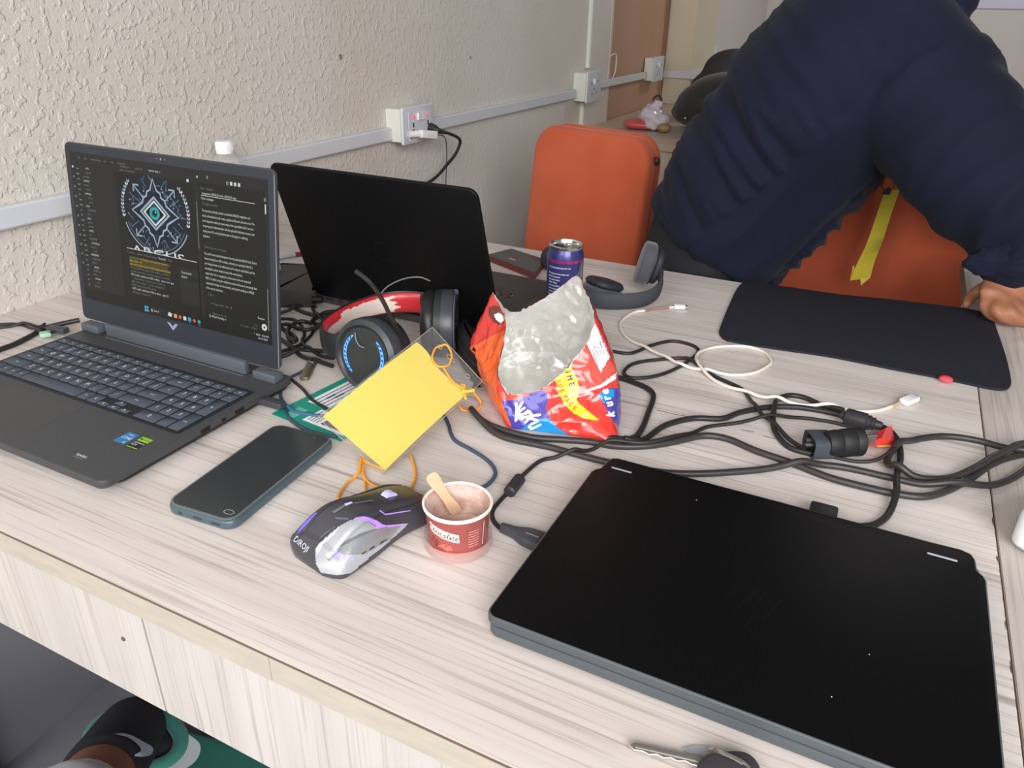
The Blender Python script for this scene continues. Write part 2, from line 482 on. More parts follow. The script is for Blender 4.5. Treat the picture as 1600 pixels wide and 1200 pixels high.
def socket_box(y0, y1, z0, z1, depth, label, busy):
    o = thing('socket_box', label, 'socket', (0, (y0 + y1) / 2, z0))
    W, H = (y1 - y0), (z1 - z0)
    M = Matrix(((0, 0, 1, 0), (1, 0, 0, 0), (0, 1, 0, 0), (0, 0, 0, 1)))   # outline y,z pushed out along x
    a = MB(); a.slab(rrect(-W / 2 + .006, .005, W / 2 - .006, H - .005, .004), 0, depth - .008, .0015, 1, 0, M); a.build('back_box', pvc_b, o, local=True)
    a = MB(); a.slab(rrect(-W / 2, 0, W / 2, H, .005), depth - .008, depth, .003, 3, 0, M); fp = a.build('face_plate', plate_m, o, local=True)
    x = depth
    hole = mat('socket_hole', (40, 40, 46), .6)
    a = MB()
    if busy:
        a.slab(rrect(-W * .33, H * .08, W * .37, H * .86, .003), x, x + .0015, .0005, 1, 0, M); a.build('socket_insert', plate_m, fp, local=True)
        for i in range(2):
            s = MB(); yy = W * (-.035 + .13 * i)
            s.box((x + .0015, yy - .006, H * .62), (x + .008, yy + .005, H * .81)); s.add([(x + .008, yy - .006, H * .62), (x + .008, yy + .005, H * .62), (x + .012, yy + .005, H * .81), (x + .012, yy - .006, H * .81), (x + .0015, yy - .006, H * .82), (x + .0015, yy + .005, H * .82)], [(0, 1, 2, 3), (3, 2, 5, 4)])
            s.build('switch', mat('switch_white', (226, 228, 232), .3), fp, local=True)
            l = MB(); yy = W * (-.17 + .40 * i)
            blob(l, (x + .002, yy, H * (.72 + .0 * i)), .0042, 10, 6); l.build('indicator_light', mat('red_neon', (255, 70, 84), .4, emit=((255, 60, 76), 1.1)), fp, local=True)
        h = MB()
        for yy, zz, ww, hh in ((-.19, .50, .018, .12), (.27, .50, .018, .12), (-.19, .34, .018, .09), (.27, .30, .02, .1), (-.08, .27, .02, .06), (.2, .24, .02, .06), (-.27, .18, .012, .08)):
            h.box((x + .0015, W * (yy - ww), H * (zz - hh / 2)), (x + .0022, W * (yy + ww), H * (zz + hh / 2)))
        h.build('socket_holes', hole, fp, local=True, kind='stuff')
    else:
        s = MB(); s.box((x, -.012, H * .58), (x + .006, .004, H * .76)); s.build('switch', mat('switch_white', (226, 228, 232), .3), fp, local=True)
        h = MB()
        for yy, zz in ((-.2, .62), (.22, .66), (.0, .42), (-.15, .28), (.15, .3)):
            h.box((x, W * (yy - .05), H * (zz - .04)), (x + .0008, W * (yy + .05), H * (zz + .04)))
        h.build('socket_holes', mat('socket_hole_grey', (150, 150, 152), .6), fp, local=True, kind='stuff')
    return o
socket_box(1.338, 1.484, T + .116, T + .206, .055, 'white double socket box with two red lights above the black laptop', True)
socket_box(2.565, 2.715, T + .108, T + .220, .06, 'ivory socket box beside the upright trunking, middle of the three', False)
socket_box(3.44, 3.60, T + .125, T + .235, .05, 'socket box mounted on the brown door, next to the pillar', False)
socket_box(4.60, 4.76, T + .145, T + .245, .05, 'small pale socket box on the far grey wall past the pillar', False)
# wire loop hanging over the trunking on the door
a = MB(); a.tube(spline([PX(953, 88, .004), PX(962, 84, .016), PX(963, 95, .016), PX(961, 112, .020), PX(957, 122, .024)], 5), .003, 6)
tag(a.build('wire', mat('white_wire', (210, 206, 196), .5), origin=PX(957, 122, .02)), 'short stiff white wire sticking up beside the door trunking', 'wire')

# ================================================================== desks
XS, YF = 1.3204, 1.0430                    # seam to the next desk, far edge
band_m = mat('pale_edge_band', (184, 173, 158), .5, vary=(22, (170, 162, 151)), stretch=(1, 6, 6))
dk = thing('office_desk', 'pale wood grain office desk against the wall, covered with laptops and cables', 'desk', (.66, .5, 0))
MB().box((0.001, 0.0012, T - .026), (XS - .0012, YF, T)).build('worktop', wood_x, dk)
xs_ = .827
for x0, x1 in ((0.002, xs_), (xs_ + .0006, XS - .0012)):
    a = MB(); a.slab([(x0, 0), (x1, 0), (x1, .0012), (x0, .0012)], T - .0262, T - .0006, .0003, 1); a.build('edge_band', band_m, dk)
MB().box((0.002, -.0004, T - .0011), (XS - .0012, .0012, T - .0004)).build('glue_line', mat('glue_line', (120, 102, 88), .7), dk)
# far edge band
MB().box((0.002, YF, T - .026), (XS - .0012, YF + .0012, T - .0006)).build('edge_band', band_m, dk)
PB = T - .144
for x0, x1 in ((0.004, .6795), (.6822, XS - .003)):
    a = MB(); a.slab([(x0, .004), (x1, .004), (x1, .022), (x0, .022)], PB, T - .0266, .0006, 1); a.build('front_panel', wood_z, dk)
MB().box((.6790, .008, PB + .001), (.6827, .021, T - .027)).build('panel_joint', mat('dark_joint', (86, 76, 70), .8), dk)
ph = PY(193, 998, .0038)
a = MB(); a.lathe([(.0022, 0), (.0022, .0009)], 12, M=Matrix.Translation(ph) @ Matrix.Rotation(PI / 2, 4, 'X')); a.build('screw_hole', mat('screw_hole', (96, 84, 76), .8), dk)
MB().box((.003, .03, .0), (.016, YF - .01, T - .0265)).build('side_panel', mat('dark_grey_board', (128, 128, 134), .6), dk)
leg_m = mat('black_steel_tube', (34, 34, 38), .45, metal=.3)
for lx, ly in ((.02, .05), (1.27, .05), (.02, .99), (1.27, .99)):
    MB().box((lx, ly, 0), (lx + .035, ly + .035, T - .0265)).build('leg', leg_m, dk)
# worn edge of the laminate along the seam and two scratches
a = MB(); rr = random.Random(3)
for py_, s_ in [(768, 3), (776, 3.2), (788, 2), (798, 3.4), (808, 2.6), (814, 5.5), (822, 2), (834, 2), (850, 2), (858, 1.6), (876, 5), (884, 2), (892, 3), (936, 2.4), (946, 1), (960, 2.6), (978, 3), (1004, 2), (1024, 2.6), (1040, 3.2), (1048, 2.6), (1062, 2.2)]:
    px_ = 1531 + (py_ - 605) * .118
    c = P(px_, py_)
    k = []
    for i in range(7):
        g = 2 * PI * i / 7
        k.append((min(XS - .0014, c.x - .0004 + .0007 * s_ * math.cos(g) * rr.uniform(.4, 1.0)), c.y + .0034 * math.sin(g) * rr.uniform(.6, 1.4) * max(1, s_ * .5), T + .00025))
    a.poly(k)
a.build('chipped_laminate', mat('exposed_chipboard', (88, 74, 66), .9), dk, kind='stuff')
a = MB()
for q in ([(968, 626), (1002, 634), (1020, 638)], [(1026, 641), (1052, 647), (1079, 652)], [(1158, 671), (1166, 673), (1178, 675)], [(1192, 681), (1210, 686)], [(1180, 560), (1182, 561)]):
    k = [P(x, y) for x, y in q]; a.line(k, .0012, T + .0002)
a.build('scratch', mat('scratch_dark', (66, 54, 48), .9), dk, kind='stuff')

d2 = thing('office_desk', 'second pale desk at right, its grain running away from the camera', 'desk', (1.7, .7, 0))
MB().box((XS + .0012, -.45, T - .026), (2.05, 1.40, T - .0002)).build('worktop', wood_y, d2)
MB().box((XS + .0003, -.45, T - .026), (XS + .0012, 1.40, T - .0006)).build('edge_band', mat('dark_seam_band', (150, 134, 120), .7), d2)
MB().box((XS + .02, -.44, T - .14), (2.04, -.42, T - .0262)).build('front_panel', wood_z, d2)
for lx, ly in ((1.40, -.4), (2.0, -.4), (1.40, 1.34), (2.0, 1.34)):
    MB().box((lx, ly, 0), (lx + .035, ly + .035, T - .0265)).build('leg', leg_m, d2)

d3 = thing('office_desk', 'far pale desk against the wall holding the black bags', 'desk', (.5, 3.1, 0))
MB().box((0.002, 2.475, T - .024), (.92, 3.79, T)).build('worktop', wood_far, d3)
MB().box((0.002, 2.4735, T - .0242), (.92, 2.475, T - .0005)).build('edge_band', mat('far_edge_band', (186, 164, 138), .6), d3)
MB().box((0.004, 2.49, .34), (.91, 2.508, T - .0245)).build('front_panel', wood_farz, d3)
for lx, ly in ((.03, 2.52), (.86, 2.52), (.03, 3.7), (.86, 3.7)):
    MB().box((lx, ly, 0), (lx + .035, ly + .035, T - .0245)).build('leg', leg_m, d3)
# ================================================================== open laptop with the lit screen
body_m = mat('dark_grey_plastic', (62, 63, 66), .48, spec=.42, bump=(900, .05, .0002))
deck_m = mat('charcoal_deck', (66, 66, 68), .5, spec=.4)
key_m = mat('slate_key', (70, 76, 86), .55, spec=.35)
leg_w = mat('key_legend_white', (222, 226, 232), .5)
well_m = mat('key_well', (30, 32, 38), .6)
hinge_m = mat('hinge_grey', (80, 86, 94), .45)
bezel_m = mat('matte_bezel', (40, 44, 52), .5, spec=.4)
dark_m = mat('near_black', (16, 16, 18), .5)
VW, VD = .354, .255
V_TH, V_TILT, V_HV, V_HZ, V_LH = -.00641, 1.43404, .2453, .0341, .2342
lp = thing('open_laptop', 'open charcoal gaming laptop at left with a lit coding screen', 'laptop', (.19735, .08012, T), V_TH)
a = MB(); a.slab(rrect(0, 0, VW, VD + .012, .009), .0085, .018, .0020, 3); base = a.build('base', deck_m, lp, local=True)
a = MB(); a.slab(rrect(.004, .016, VW - .003, VD + .010, .012), .003, .0090, .0030, 2); a.build('underside', mat('dark_underside', (34, 34, 36), .6), base, local=True)
a = MB()
for fx, fy in ((.03, .03), (.324, .03), (.03, .225), (.324, .225)): a.lathe([(.008, 0), (.008, .0042)], 14, M=Matrix.Translation((fx, fy, 0)))
a.build('rubber_feet', dark_m, base, local=True, kind='stuff')
a = MB(); a.slab(rrect(.004, .0985, .345, .2125, .004), .0180, .0182, .00005, 1); a.build('key_well', well_m, base, local=True)
a = MB(); a.slab(rrect(.085, .006, .205, .088, .004), .0180, .01815, .00005, 1); a.build('touchpad', mat('touchpad_charcoal', (64, 64, 66), .45), base, local=True)
# keys
KZ0, KZ1 = .0182, .0196
kcache = {}
def key(u0, v0, uw, vh, legend='', small='', bold=1.0):
    g = .0011
    k = (round(uw, 4), round(vh, 4), legend, small)
    if k not in kcache:
        a = MB(); a.slab(rrect(g, g, uw - g, vh - g, .0012, 2), KZ0, KZ1, .0005, 1)
        if legend:
            sz = .0078 if len(legend) == 1 else .0036
            a.text(legend, sz * bold, Matrix.Translation((uw * .5, vh * (.5 if not small else .42), KZ1 + .00012)), 1, 'CENTER')
        if small:
            a.text(small, .0034, Matrix.Translation((uw * .5, vh * .76, KZ1 + .00012)), 1, 'CENTER')
        o = a.build('key', [key_m, leg_w], base, local=True, sharp=False)
        kcache[k] = o
    else:
        o = kcache[k].copy(); COL.objects.link(o)
    o.location = (u0, v0, 0)
    return o
U0, PU = .0075, .01735
rows = [.1022 + i * .0186 for i in range(6)]
RH = .0186
x = U0
fn = ['esc', 'f1', 'f2', 'f3', 'f4', 'f5', 'f6', 'f7', 'f8', 'f9', 'f10', 'f11', 'f12', 'prt', 'del', '+', '-', 'hm', 'pg']
for i, l in enumerate(fn): key(U0 + i * .3333 / 19, rows[5], .3333 / 19, .0125, l)
def row(y, items):
    x = U0
    for wd, *l in items:
        key(x, y, wd * PU, RH, *(l or ['']))
        x += wd * PU
row(rows[4], [(1, '`')] + [(1, d, s) for d, s in zip('1234567890', '!@#$%^&*()')] + [(1, '-', '_'), (1, '=', '+'), (2, 'back')])
row(rows[3], [(1.5, 'tab')] + [(1, c) for c in 'QWERTYUIOP'] + [(1, '[', '{'), (1, ']', '}'), (1.5, '\\', '|')])
row(rows[2], [(1.75, 'caps')] + [(1, c) for c in 'ASDFGHJKL'] + [(1, ';', ':'), (1, "'", '"'), (2.25, 'enter')])
row(rows[1], [(2.25, 'shift')] + [(1, c) for c in 'ZXCVBNM'] + [(1, ',', '<'), (1, '.', '>'), (1, '/', '?'), (2.75, 'shift')])
row(rows[0], [(1, 'ctrl'), (.9, 'fn'), (.9, 'win'), (.85, 'alt'), (5.95, ''), (1, 'alt'), (1, 'c')])
ax = U0 + 11.6 * PU
key(ax, rows[0], PU, RH * .5, '<'); key(ax + PU, rows[0], PU, RH * .5, 'v'); key(ax + PU, rows[0] + RH * .5, PU, RH * .5, '^'); key(ax + 2 * PU, rows[0], PU, RH * .5, '>')
NX, NP = U0 + 15.05 * PU, .0180
for i, l in enumerate(['num', '/', '*', '-']): key(NX + i * NP, rows[4], NP, RH, l)
for r_, s3 in ((3, '789'), (2, '456'), (1, '123')):
    for i, c in enumerate(s3): key(NX + i * NP, rows[r_], NP, RH, c)
key(NX + 3 * NP, rows[2], NP, RH * 2, '+'); key(NX + 3 * NP, rows[0], NP, RH * 2, 'ent')
key(NX, rows[0], NP * 2, RH, '0'); key(NX + 2 * NP, rows[0], NP, RH, '.')
# stickers on the palm rest
blue = mat('sticker_blue', (40, 122, 178), .4); green = mat('sticker_green', (140, 200, 40), .4); white_p = mat('print_white', (235, 236, 238), .5); blk = mat('print_black', (22, 24, 26), .5)
st = MB(); st.slab(rrect(.2955, .0585, .3115, .0785, .0006, 2), .0180, .01815, .00003, 1)
st.text('intel', .0040, Matrix.Translation((.3035, .0750, .01822)), 1, 'CENTER'); st.text('CORE', .0054, Matrix.Translation((.3035, .0686, .01822)), 1, 'CENTER'); st.text('i5', .004, Matrix.Translation((.3085, .0612, .01822)), 1, 'CENTER')
st.build('sticker', [blue, white_p], base, local=True)['label'] = 'blue processor sticker'
st = MB(); st.slab(rrect(.3165, .0565, .3325, .0785, .0006, 2), .0180, .01815, .00003, 1)
st.poly([(.3167, .0705, .0182), (.3323, .0705, .0182), (.3323, .0783, .0182), (.3167, .0783, .0182)], 2)
st.poly([(.3167, .0575, .0182), (.3323, .0575, .0182), (.3323, .0588, .0182), (.3167, .0588, .0182)], 2)
st.text('NVIDIA', .0034, Matrix.Translation((.3260, .0744, .01825)), 3, 'CENTER'); st.text('GEFORCE', .0033, Matrix.Translation((.3245, .0672, .01825)), 1, 'CENTER'); st.text('RTX', .0040, Matrix.Translation((.3215, .0632, .01825)), 1, 'CENTER')
blob(st, (.3193, .0744, .0182), (.0016, .0014, .0001), 8, 4); st.m[-1] = 3
st.build('sticker', [blk, white_p, green, blk], base, local=True)['label'] = 'black and green graphics sticker'
st = MB(); st.text('hewlett', .0060, Matrix.Translation((.2945, .0235, .01812)), 0, 'CENTER', squeeze=.8); st.text('packard inc', .0030, Matrix.Translation((.2945, .0195, .01812)), 1, 'CENTER')
st.build('deck_print', [white_p, mat('print_grey', (150, 150, 152), .5)], base, local=True)
# hinge, vent, ports
a = MB(); a.slab(rrect(.050, .2395, .303, .2475, .0015, 2), .019, .0365, .0012, 2); a.build('hinge_cover', hinge_m, base, local=True)
for x0, x1 in ((.001, .036), (.316, .3515)):
    a = MB(); a.slab(rrect(x0, .2375, x1, .2545, .002, 2), .0178, .0290, .0025, 3); a.build('hinge', hinge_m, base, local=True)
MB().box((.052, .2365, .0180), (.301, .2385, .0187)).build('vent_line', mat('vent_silver', (128, 132, 138), .4, metal=.6), base, local=True)
a = MB(); a.box((.040, .2475, .010), (.312, .2668, .0190)); a.build('vent', dark_m, base, local=True)
a = MB()
for y0, y1, z0, z1 in ((.120, .133, .0100, .0150), (.150, .156, .0105, .0145), (.170, .184, .0100, .0150)): a.box((VW - .002, y0, z0), (VW + .0003, y1, z1))
a.build('ports', dark_m, base, local=True, kind='stuff')
# lid
Mu = Matrix.Translation((0, V_HV, V_HZ)) @ Matrix.Rotation(V_TILT, 4, 'X')   # local x along the hinge, y up the lid, z out of the screen
Mr = Matrix.Translation((0, V_HV, V_HZ)) @ Matrix.Rotation(V_TILT, 4, 'X')
a = MB(); a.slab(rrect(0, .0, VW, V_LH, .008), -.0058, 0, .0018, 2, 0, Mr); lid = a.build('lid', body_m, lp, local=True)
a = MB(); a.slab(rrect(.0012, .0012, VW - .0012, V_LH - .0012, .007), 0, .0006, .0003, 1, 0, Mr); bz = a.build('bezel', bezel_m, lid, local=True)
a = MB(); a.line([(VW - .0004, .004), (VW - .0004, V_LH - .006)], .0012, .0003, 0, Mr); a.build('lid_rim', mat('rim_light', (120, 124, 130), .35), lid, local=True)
a = MB(); a.poly([(.1672, .0258, .0008), (.1725, .0258, .0008), (.1772, .0215, .0008), (.1820, .0258, .0008), (.1872, .0258, .0008), (.1775, .0160, .0008)], 0, Mr)
a.build('logo', mat('logo_slate', (132, 142, 158), .4), bz, local=True)
a = MB()
for x_, r_ in ((.177, .0016), (.170, .0008), (.184, .0008)): a.lathe([(r_, .0006), (r_, .0008)], 10, M=Mr @ Matrix.Translation((x_, .2285, 0)))
a.build('webcam', mat('lens_grey', (110, 116, 124), .3), bz, local=True)
# the picture on the screen: flat print, slightly self-lit
def glow(name, c, s): return mat(name, tuple(int(v * .35) for v in c), .35, spec=.25, emit=(c, s))
SC = [glow('screen_dark', (47, 48, 46), .55), glow('screen_panel', (38, 39, 37), .5), glow('screen_text', (205, 208, 206), .85), glow('screen_grey', (128, 132, 130), .7),
      glow('screen_yellow', (196, 168, 66), .8), glow('screen_olive', (84, 74, 34), .6), glow('screen_green', (70, 140, 90), .7), glow('screen_blue', (70, 150, 200), .9),
      glow('screen_red', (214, 84, 60), .9), glow('screen_navy', (30, 38, 50), .55), glow('screen_steel', (150, 168, 186), .85), glow('screen_teal', (50, 150, 150), .95),
      glow('screen_deep', (20, 70, 84), .8), glow('screen_orange', (226, 150, 66), .9), glow('screen_black', (22, 24, 26), .4), glow('screen_line', (96, 120, 146), .8)]
DK, PN, TXT, GR, YE, OL, GN, BL, RD, NV, SL, TE, DP, OR, BK, LN = range(16)
s = MB()
def R4(x0, y0, x1, y1, m, z=.0): s.poly([(x0, y0, .0008 + z), (x1, y0, .0008 + z), (x1, y1, .0008 + z), (x0, y1, .0008 + z)], m, Mr)
def TX(t, x, y, size, m=TXT, al='LEFT', z=.0008, sq=1.0): s.text(t, size, Mr @ Matrix.Translation((x, y, .0008 + z)), m, al, squeeze=sq)
R4(.0095, .030, .3445, .2225, DK)
R4(.0095, .030, .3445, .0455, PN, .0001)                     # task bar
R4(.092, .046, .230, .2065, PN, .0001); R4(.092, .046, .230, .112, PN, .00045)
R4(.236, .0465, .3395, .2085, PN, .0001)
# menu words, side bar, file list
for i, t_ in enumerate(['File', 'Edit', 'Selection', 'View', 'Go', 'Run', 'Terminal']): TX(t_, .026 + i * .0125, .2165, .0036, GR)
rr = random.Random(5)
for i in range(30):
    y = .2045 - i * .0053
    TX(rr.choice(['src', 'routes', 'public', 'views', 'config', 'models.py', 'README', 'tests', 'utils', 'static', 'schema', 'app.py', 'docs', 'migrate', 'worker', 'audit.py', 'package', 'core']), .0335 + rr.choice([0, .003, .006]), y, .0038, GR if i % 3 else TXT)
for i in range(24): R4(.0205, .2020 - i * .0066, .0225 + rr.choice([.0012, .003]), .2020 - i * .0066 + .0016, GR if i % 2 else LN, .0002)
for i in range(11): R4(.0125, .203 - i * .0125, .0155, .2055 - i * .0125, GR if i else TXT, .0002)
TX('landing.tsx', .106, .2135, .0036, GR); TX('audit.md', .132, .2135, .0036, GR); TX('banner.png  x', .156, .2135, .0036, TXT)
TX('public > banner.png', .104, .2090, .0032, GR)
# round emblem with the eye
EC = (.1607, .1625); ER = .0505
def E(x, y): return (EC[0] + x * ER * 1.14, EC[1] + y * ER)
def clip_y(p): return [(x, min(y, .2062)) for x, y in p]
s.poly([(x, y, .00095) for x, y in clip_y([E(.93 * math.cos(2 * PI * i / 48), .93 * math.sin(2 * PI * i / 48)) for i in range(48)])], NV, Mr)
def ST(pts, wd, m, z=.0003, closed=False): s.line([E(*p) for p in pts], wd * ER, .0008 + z, m, Mr, closed)
for a0, a1 in ((200, 262), (278, 340)):
    ST([(math.cos(math.radians(g)), math.sin(math.radians(g))) for g in range(a0, a1, 4)], .03, SL)
    ST([(.92 * math.cos(math.radians(g)), .92 * math.sin(math.radians(g))) for g in range(a0, a1, 4)], .018, LN)
for sgn in (-1, 1):                                          # laurel leaves
    for i in range(11):
        g = math.radians(-12 + i * 5.2); cx, cy = 1.0 * math.cos(g) * sgn, math.sin(g)
        for d in (-1, 1): s.poly([(*E(cx, cy), .0012), (*E(cx + .05 * d, cy + .035), .0012), (*E(cx + .035 * d, cy + .09), .0012), (*E(cx + .004 * d, cy + .05), .0012)], SL if i % 3 else TXT, Mr)
rc = random.Random(11)
for i in range(64):                                          # circuit traces
    g = rc.uniform(0, 2 * PI); r_ = rc.uniform(.45, .86); x_, y_ = r_ * math.cos(g), r_ * math.sin(g)
    if abs(x_) + abs(y_) < .66 or y_ > .80: continue
    l = rc.uniform(.08, .2); dx, dy = rc.choice([(1, 1), (1, -1), (-1, 1), (0, 1), (1, 0)])
    ST([(x_, y_), (x_ + l * dx * .7, y_ + l * dy * .7)], .018, LN)
    if i % 2: R4(*E(x_ - .016, y_ - .016), *E(x_ + .016, y_ + .016), SL, .0003)
for sx in (-1, 1):
    for sy in (-1, 1):                                       # corner arrows
        if sy > 0: k = .62
        else: k = .62
        ST([(sx * .30, sy * .30), (sx * k, sy * k)], .03, SL); ST([(sx * (k - .17), sy * k), (sx * k, sy * k), (sx * k, sy * (k - .17))], .042, SL)
        ST([(sx * .52, sy * .25), (sx * .75, sy * .42)], .02, LN); ST([(sx * .22, sy * .6), (sx * .36, sy * .8)], .02, LN)
st_ = [(0, .82), (.10, .55), (.20, .50), (.22, .40), (.32, .34), (.36, .22), (.48, .14), (.70, 0)]
st_ = st_ + [(x, -y) for x, y in st_[-2::-1]]; st_ = st_ + [(-x, y) for x, y in st_[-2:0:-1]]
s.poly([(*E(*p), .00122) for p in st_], NV, Mr)
ST(st_, .05, SL, .0005, True)
sq = [(0, .42), (.46, 0), (0, -.42), (-.46, 0)]
s.poly([(*E(*p), .0014) for p in sq], SL, Mr); s.poly([(*E(x * .84, y * .84), .00145) for x, y in sq], NV, Mr); s.poly([(*E(x * .76, y * .76), .0015) for x, y in sq], TXT, Mr); s.poly([(*E(x * .62, y * .62), .00155) for x, y in sq], DP, Mr)
eye = [(.25 * math.cos(t) * (1 if True else 1), .14 * math.sin(t)) for t in [2 * PI * i / 20 for i in range(20)]]
s.poly([(*E(*p), .0016) for p in eye], BK, Mr)
for r_, m_, z_ in ((.155, TE, .00165), (.085, DP, .0017), (.04, BK, .00175), (.018, TXT, .0018)):
    ox = .0 if r_ > .03 else .03
    s.poly([(*E(ox + r_ * math.cos(2 * PI * i / 20), ox + r_ * math.sin(2 * PI * i / 20)), z_) for i in range(20)], m_, Mr)
for y_ in (.58, -.58): ST([(0, y_ - .08), (0, y_ + .08)], .045, DP, .0005)
ST([(-.14, -.84), (-.14, -.94), (.14, -.94), (.14, -.84)], .03, SL); ST([(-.3, -.74), (-.2, -.9), (0, -.99), (.2, -.9), (.3, -.74)], .02, LN)
TX('ARGUS', .1607, .1115, .0170, TXT, 'CENTER', .0004, 1.75)
R4(.100, .097, .2295, .1122, PN, .0006); R4(.104, .1120, .2285, .1128, TXT, .0008)   # terminal panel cuts the word in half
for i, (t_, m_) in enumerate([('Problems', GR), ('Output', GR), ('Debug Console', GR), ('Terminal', TXT), ('Ports', GR)]): TX(t_, [.105, .1225, .1355, .161, .178][i], .1072, .0036, m_)
for i, wd in enumerate((.06, .034, .062)): R4(.1075, .0985 - i * .0042, .1075 + .062 + wd * .2, .1025 - i * .0042, OL, .0007)
TX('On branch main', .1075, .1010, .0038, GN); TX('Changes not staged for commit:', .1305, .1010, .0036, YE); TX('$ git status --all', .1075, .0968, .0036, YE); TX('npm warn deprecated rimraf unsupported please', .1075, .0925, .0037, YE)
for i, t_ in enumerate(['use git add file to update what will be committed', 'use git restore file to discard changes in working', 'GET /audit/_dashboard 200 in 48ms   (next 1ms  app', '     /static/chunks  rewrite rules 12 in 4 ms', 'GET / 200 in 62ms    /_next  compiled 3 (', 'POST /api/session 200 in 41ms', 'GET /audit/_dashboard 200 in 46ms   (app 22', 'waiting for requests ok']):
    TX(t_, .1080, .0880 - i * .0046, .0036, TXT if i in (2, 6) else GR)
R4(.197, .056, .2295, .101, DK, .0007)
TX('Command', .2005, .0960, .0040, TXT, z=.0009); TX('8 bash', .2005, .0905, .0038, TXT, z=.0009); R4(.2075, .0865, .2285, .0912, NV, .0008)
# chat column
TX('Chat   Codex', .2400, .2020, .0038, GR); TX('integrate ARGUS with ARGUS app', .2430, .1965, .0038, TXT); R4(.2410, .1935, .3250, .1941, TXT, .0003); TX('View changes', .2410, .1905, .0038, TXT)
TX('Thought process', .2425, .1845, .0036, GR)
for i, t_ in enumerate(['The repository already contains a substantial ARGUS integration, not', 'trivial, authenticated result routes, migrations, Bicomm and active run. The', 'local integration audit and report rather than a greenfield build. I am now', 'comparing that implementation with the uploaded Unlimited screener and', 'testing every UI, routing, backend path to find gaps or conflicting', 'behaviors.']): TX(t_, .2415, .1765 - i * .0060, .0041, TXT, sq=.66)
TX('Searching the workspace', .2425, .1335, .0036, GR)
for i, t_ in enumerate(['The audit found material deviations from the uploaded ARGUS brief. Direct', 'Gemini loading from ASP modules, arbitrarily run and batch ARGUS, I', 'am testing browser core utilities plus and I compress stale labels, and the', 'investigation cannot simply sit only while marking them', 'explicit after the no mapping the and browser with user integrated', 'DETS-1.2 add by using the validated prompts and browser processing, then', 'replacing the bridge to active identity, and backend verifying vs ARGUS', 'of the record submission.']): TX(t_, .2415, .1255 - i * .0060, .0041, TXT, sq=.66)
TX('1 file +', .2440, .0755, .0036, GR); TX('src argus audit  +46', .2480, .0650, .0036, GR); TX('-8', .2800, .0650, .0036, RD)
TX('Review', .3240, .0605, .0036, TXT); TX('Approve for me', .2500, .0525, .0036, GR); TX('Q Work locally v', .2440, .0485, .0040, TXT)
s.poly([(.3335 + .0042 * math.cos(2 * PI * i / 18), .0505 + .0042 * math.sin(2 * PI * i / 18), .0012) for i in range(18)], TXT, Mr); s.poly([(.3335 + .0014 * math.cos(2 * PI * i / 10), .0505 + .0014 * math.sin(2 * PI * i / 10), .0013) for i in range(10)], BK, Mr)
R4(.3395, .048, .3408, .098, GR, .0003); R4(.3395, .184, .3412, .195, TXT, .0003); R4(.2325, .130, .2335, .186, GR, .0003)
for x_ in (.282, .288, .294, .300): R4(x_, .2100, x_ + .0035, .2140, TXT if x_ > .285 else GR, .0002)
R4(.2185, .2065, .2220, .2100, TXT, .0002); R4(.2350, .2130, .2370, .2155, TXT, .0002); R4(.2510, .2135, .2535, .2170, GR, .0002); R4(.3385, .198, .3415, .202, GR, .0003)
TX('12.5s', .3170, .0500, .0032, GR)
# task bar
R4(.1275, .0370, .131, .0404, BL, .0003); R4(.1315, .0370, .135, .0404, BL, .0003); R4(.1275, .0328, .131, .0362, BL, .0003); R4(.1315, .0328, .135, .0362, BL, .0003)
R4(.1385, .0322, .1765, .0412, DK, .0003); TX('Search', .1450, .0367, .0036, TXT); R4(.1400, .0345, .1425, .0385, OR, .0004); s.poly([(.170, .0350, .0012), (.1765, .0340, .0012), (.1785, .0385, .0012), (.172, .0398, .0012)], TXT, Mr)
for i, m_ in enumerate((OR, RD, TXT, BL, RD, TE)):
    cx = .1840 + i * .0083
    if i in (1, 5): s.poly([(cx + .0026 * math.cos(2 * PI * q / 12), .0367 + .0026 * math.sin(2 * PI * q / 12), .0012) for q in range(12)], m_, Mr)
    elif i == 4: s.poly([(cx - .003, .0367, .0012), (cx, .034, .0012), (cx + .003, .0367, .0012), (cx, .0394, .0012)], m_, Mr)
    else: R4(cx - .0026, .0342, cx + .0026, .0392, m_, .0004)
    if i in (3, 5): R4(cx - .002, .0322, cx + .002, .0328, BL, .0004)
TX('^  ENG  4:56 PM', .3170, .0395, .0034, TXT); TX('06-10-2025', .3235, .0355, .0032, TXT); TX('Ln 1, Col 1   UTF-8', .2960, .0462, .0032, GR)
s.build('screen', SC, lid, local=True, sharp=False)['label'] = 'lit dark screen with an eye emblem and code'

# ================================================================== black laptop seen from behind
D_W, D_H = .336, .226
dl = thing('open_laptop', 'open black laptop seen from behind, standing by the wall', 'laptop', (.376, .6045, T), -.010)
lidb = mat('black_laptop_lid', (10, 10, 11), .55, spec=.22)
a = MB(); a.slab(rrect(0, -.004, D_W, .232, .012), .003, .0185, .002, 2); db = a.build('base', mat('black_laptop_base', (76, 71, 68), .55, spec=.35), dl, local=True)
a = MB()
for fx, fy in ((.03, .02), (.306, .02), (.03, .21), (.306, .21)): a.lathe([(.008, 0), (.008, .0032)], 12, M=Matrix.Translation((fx, fy, 0)))
a.build('rubber_feet', dark_m, db, local=True, kind='stuff')
a = MB()
for x0, x1 in ((.02, .036), (.044, .054), (.064, .082)): a.box((x0, -.0046, .008), (x1, -.0040, .0135))
a.build('ports', mat('port_grey', (52, 50, 50), .5), db, local=True, kind='stuff')
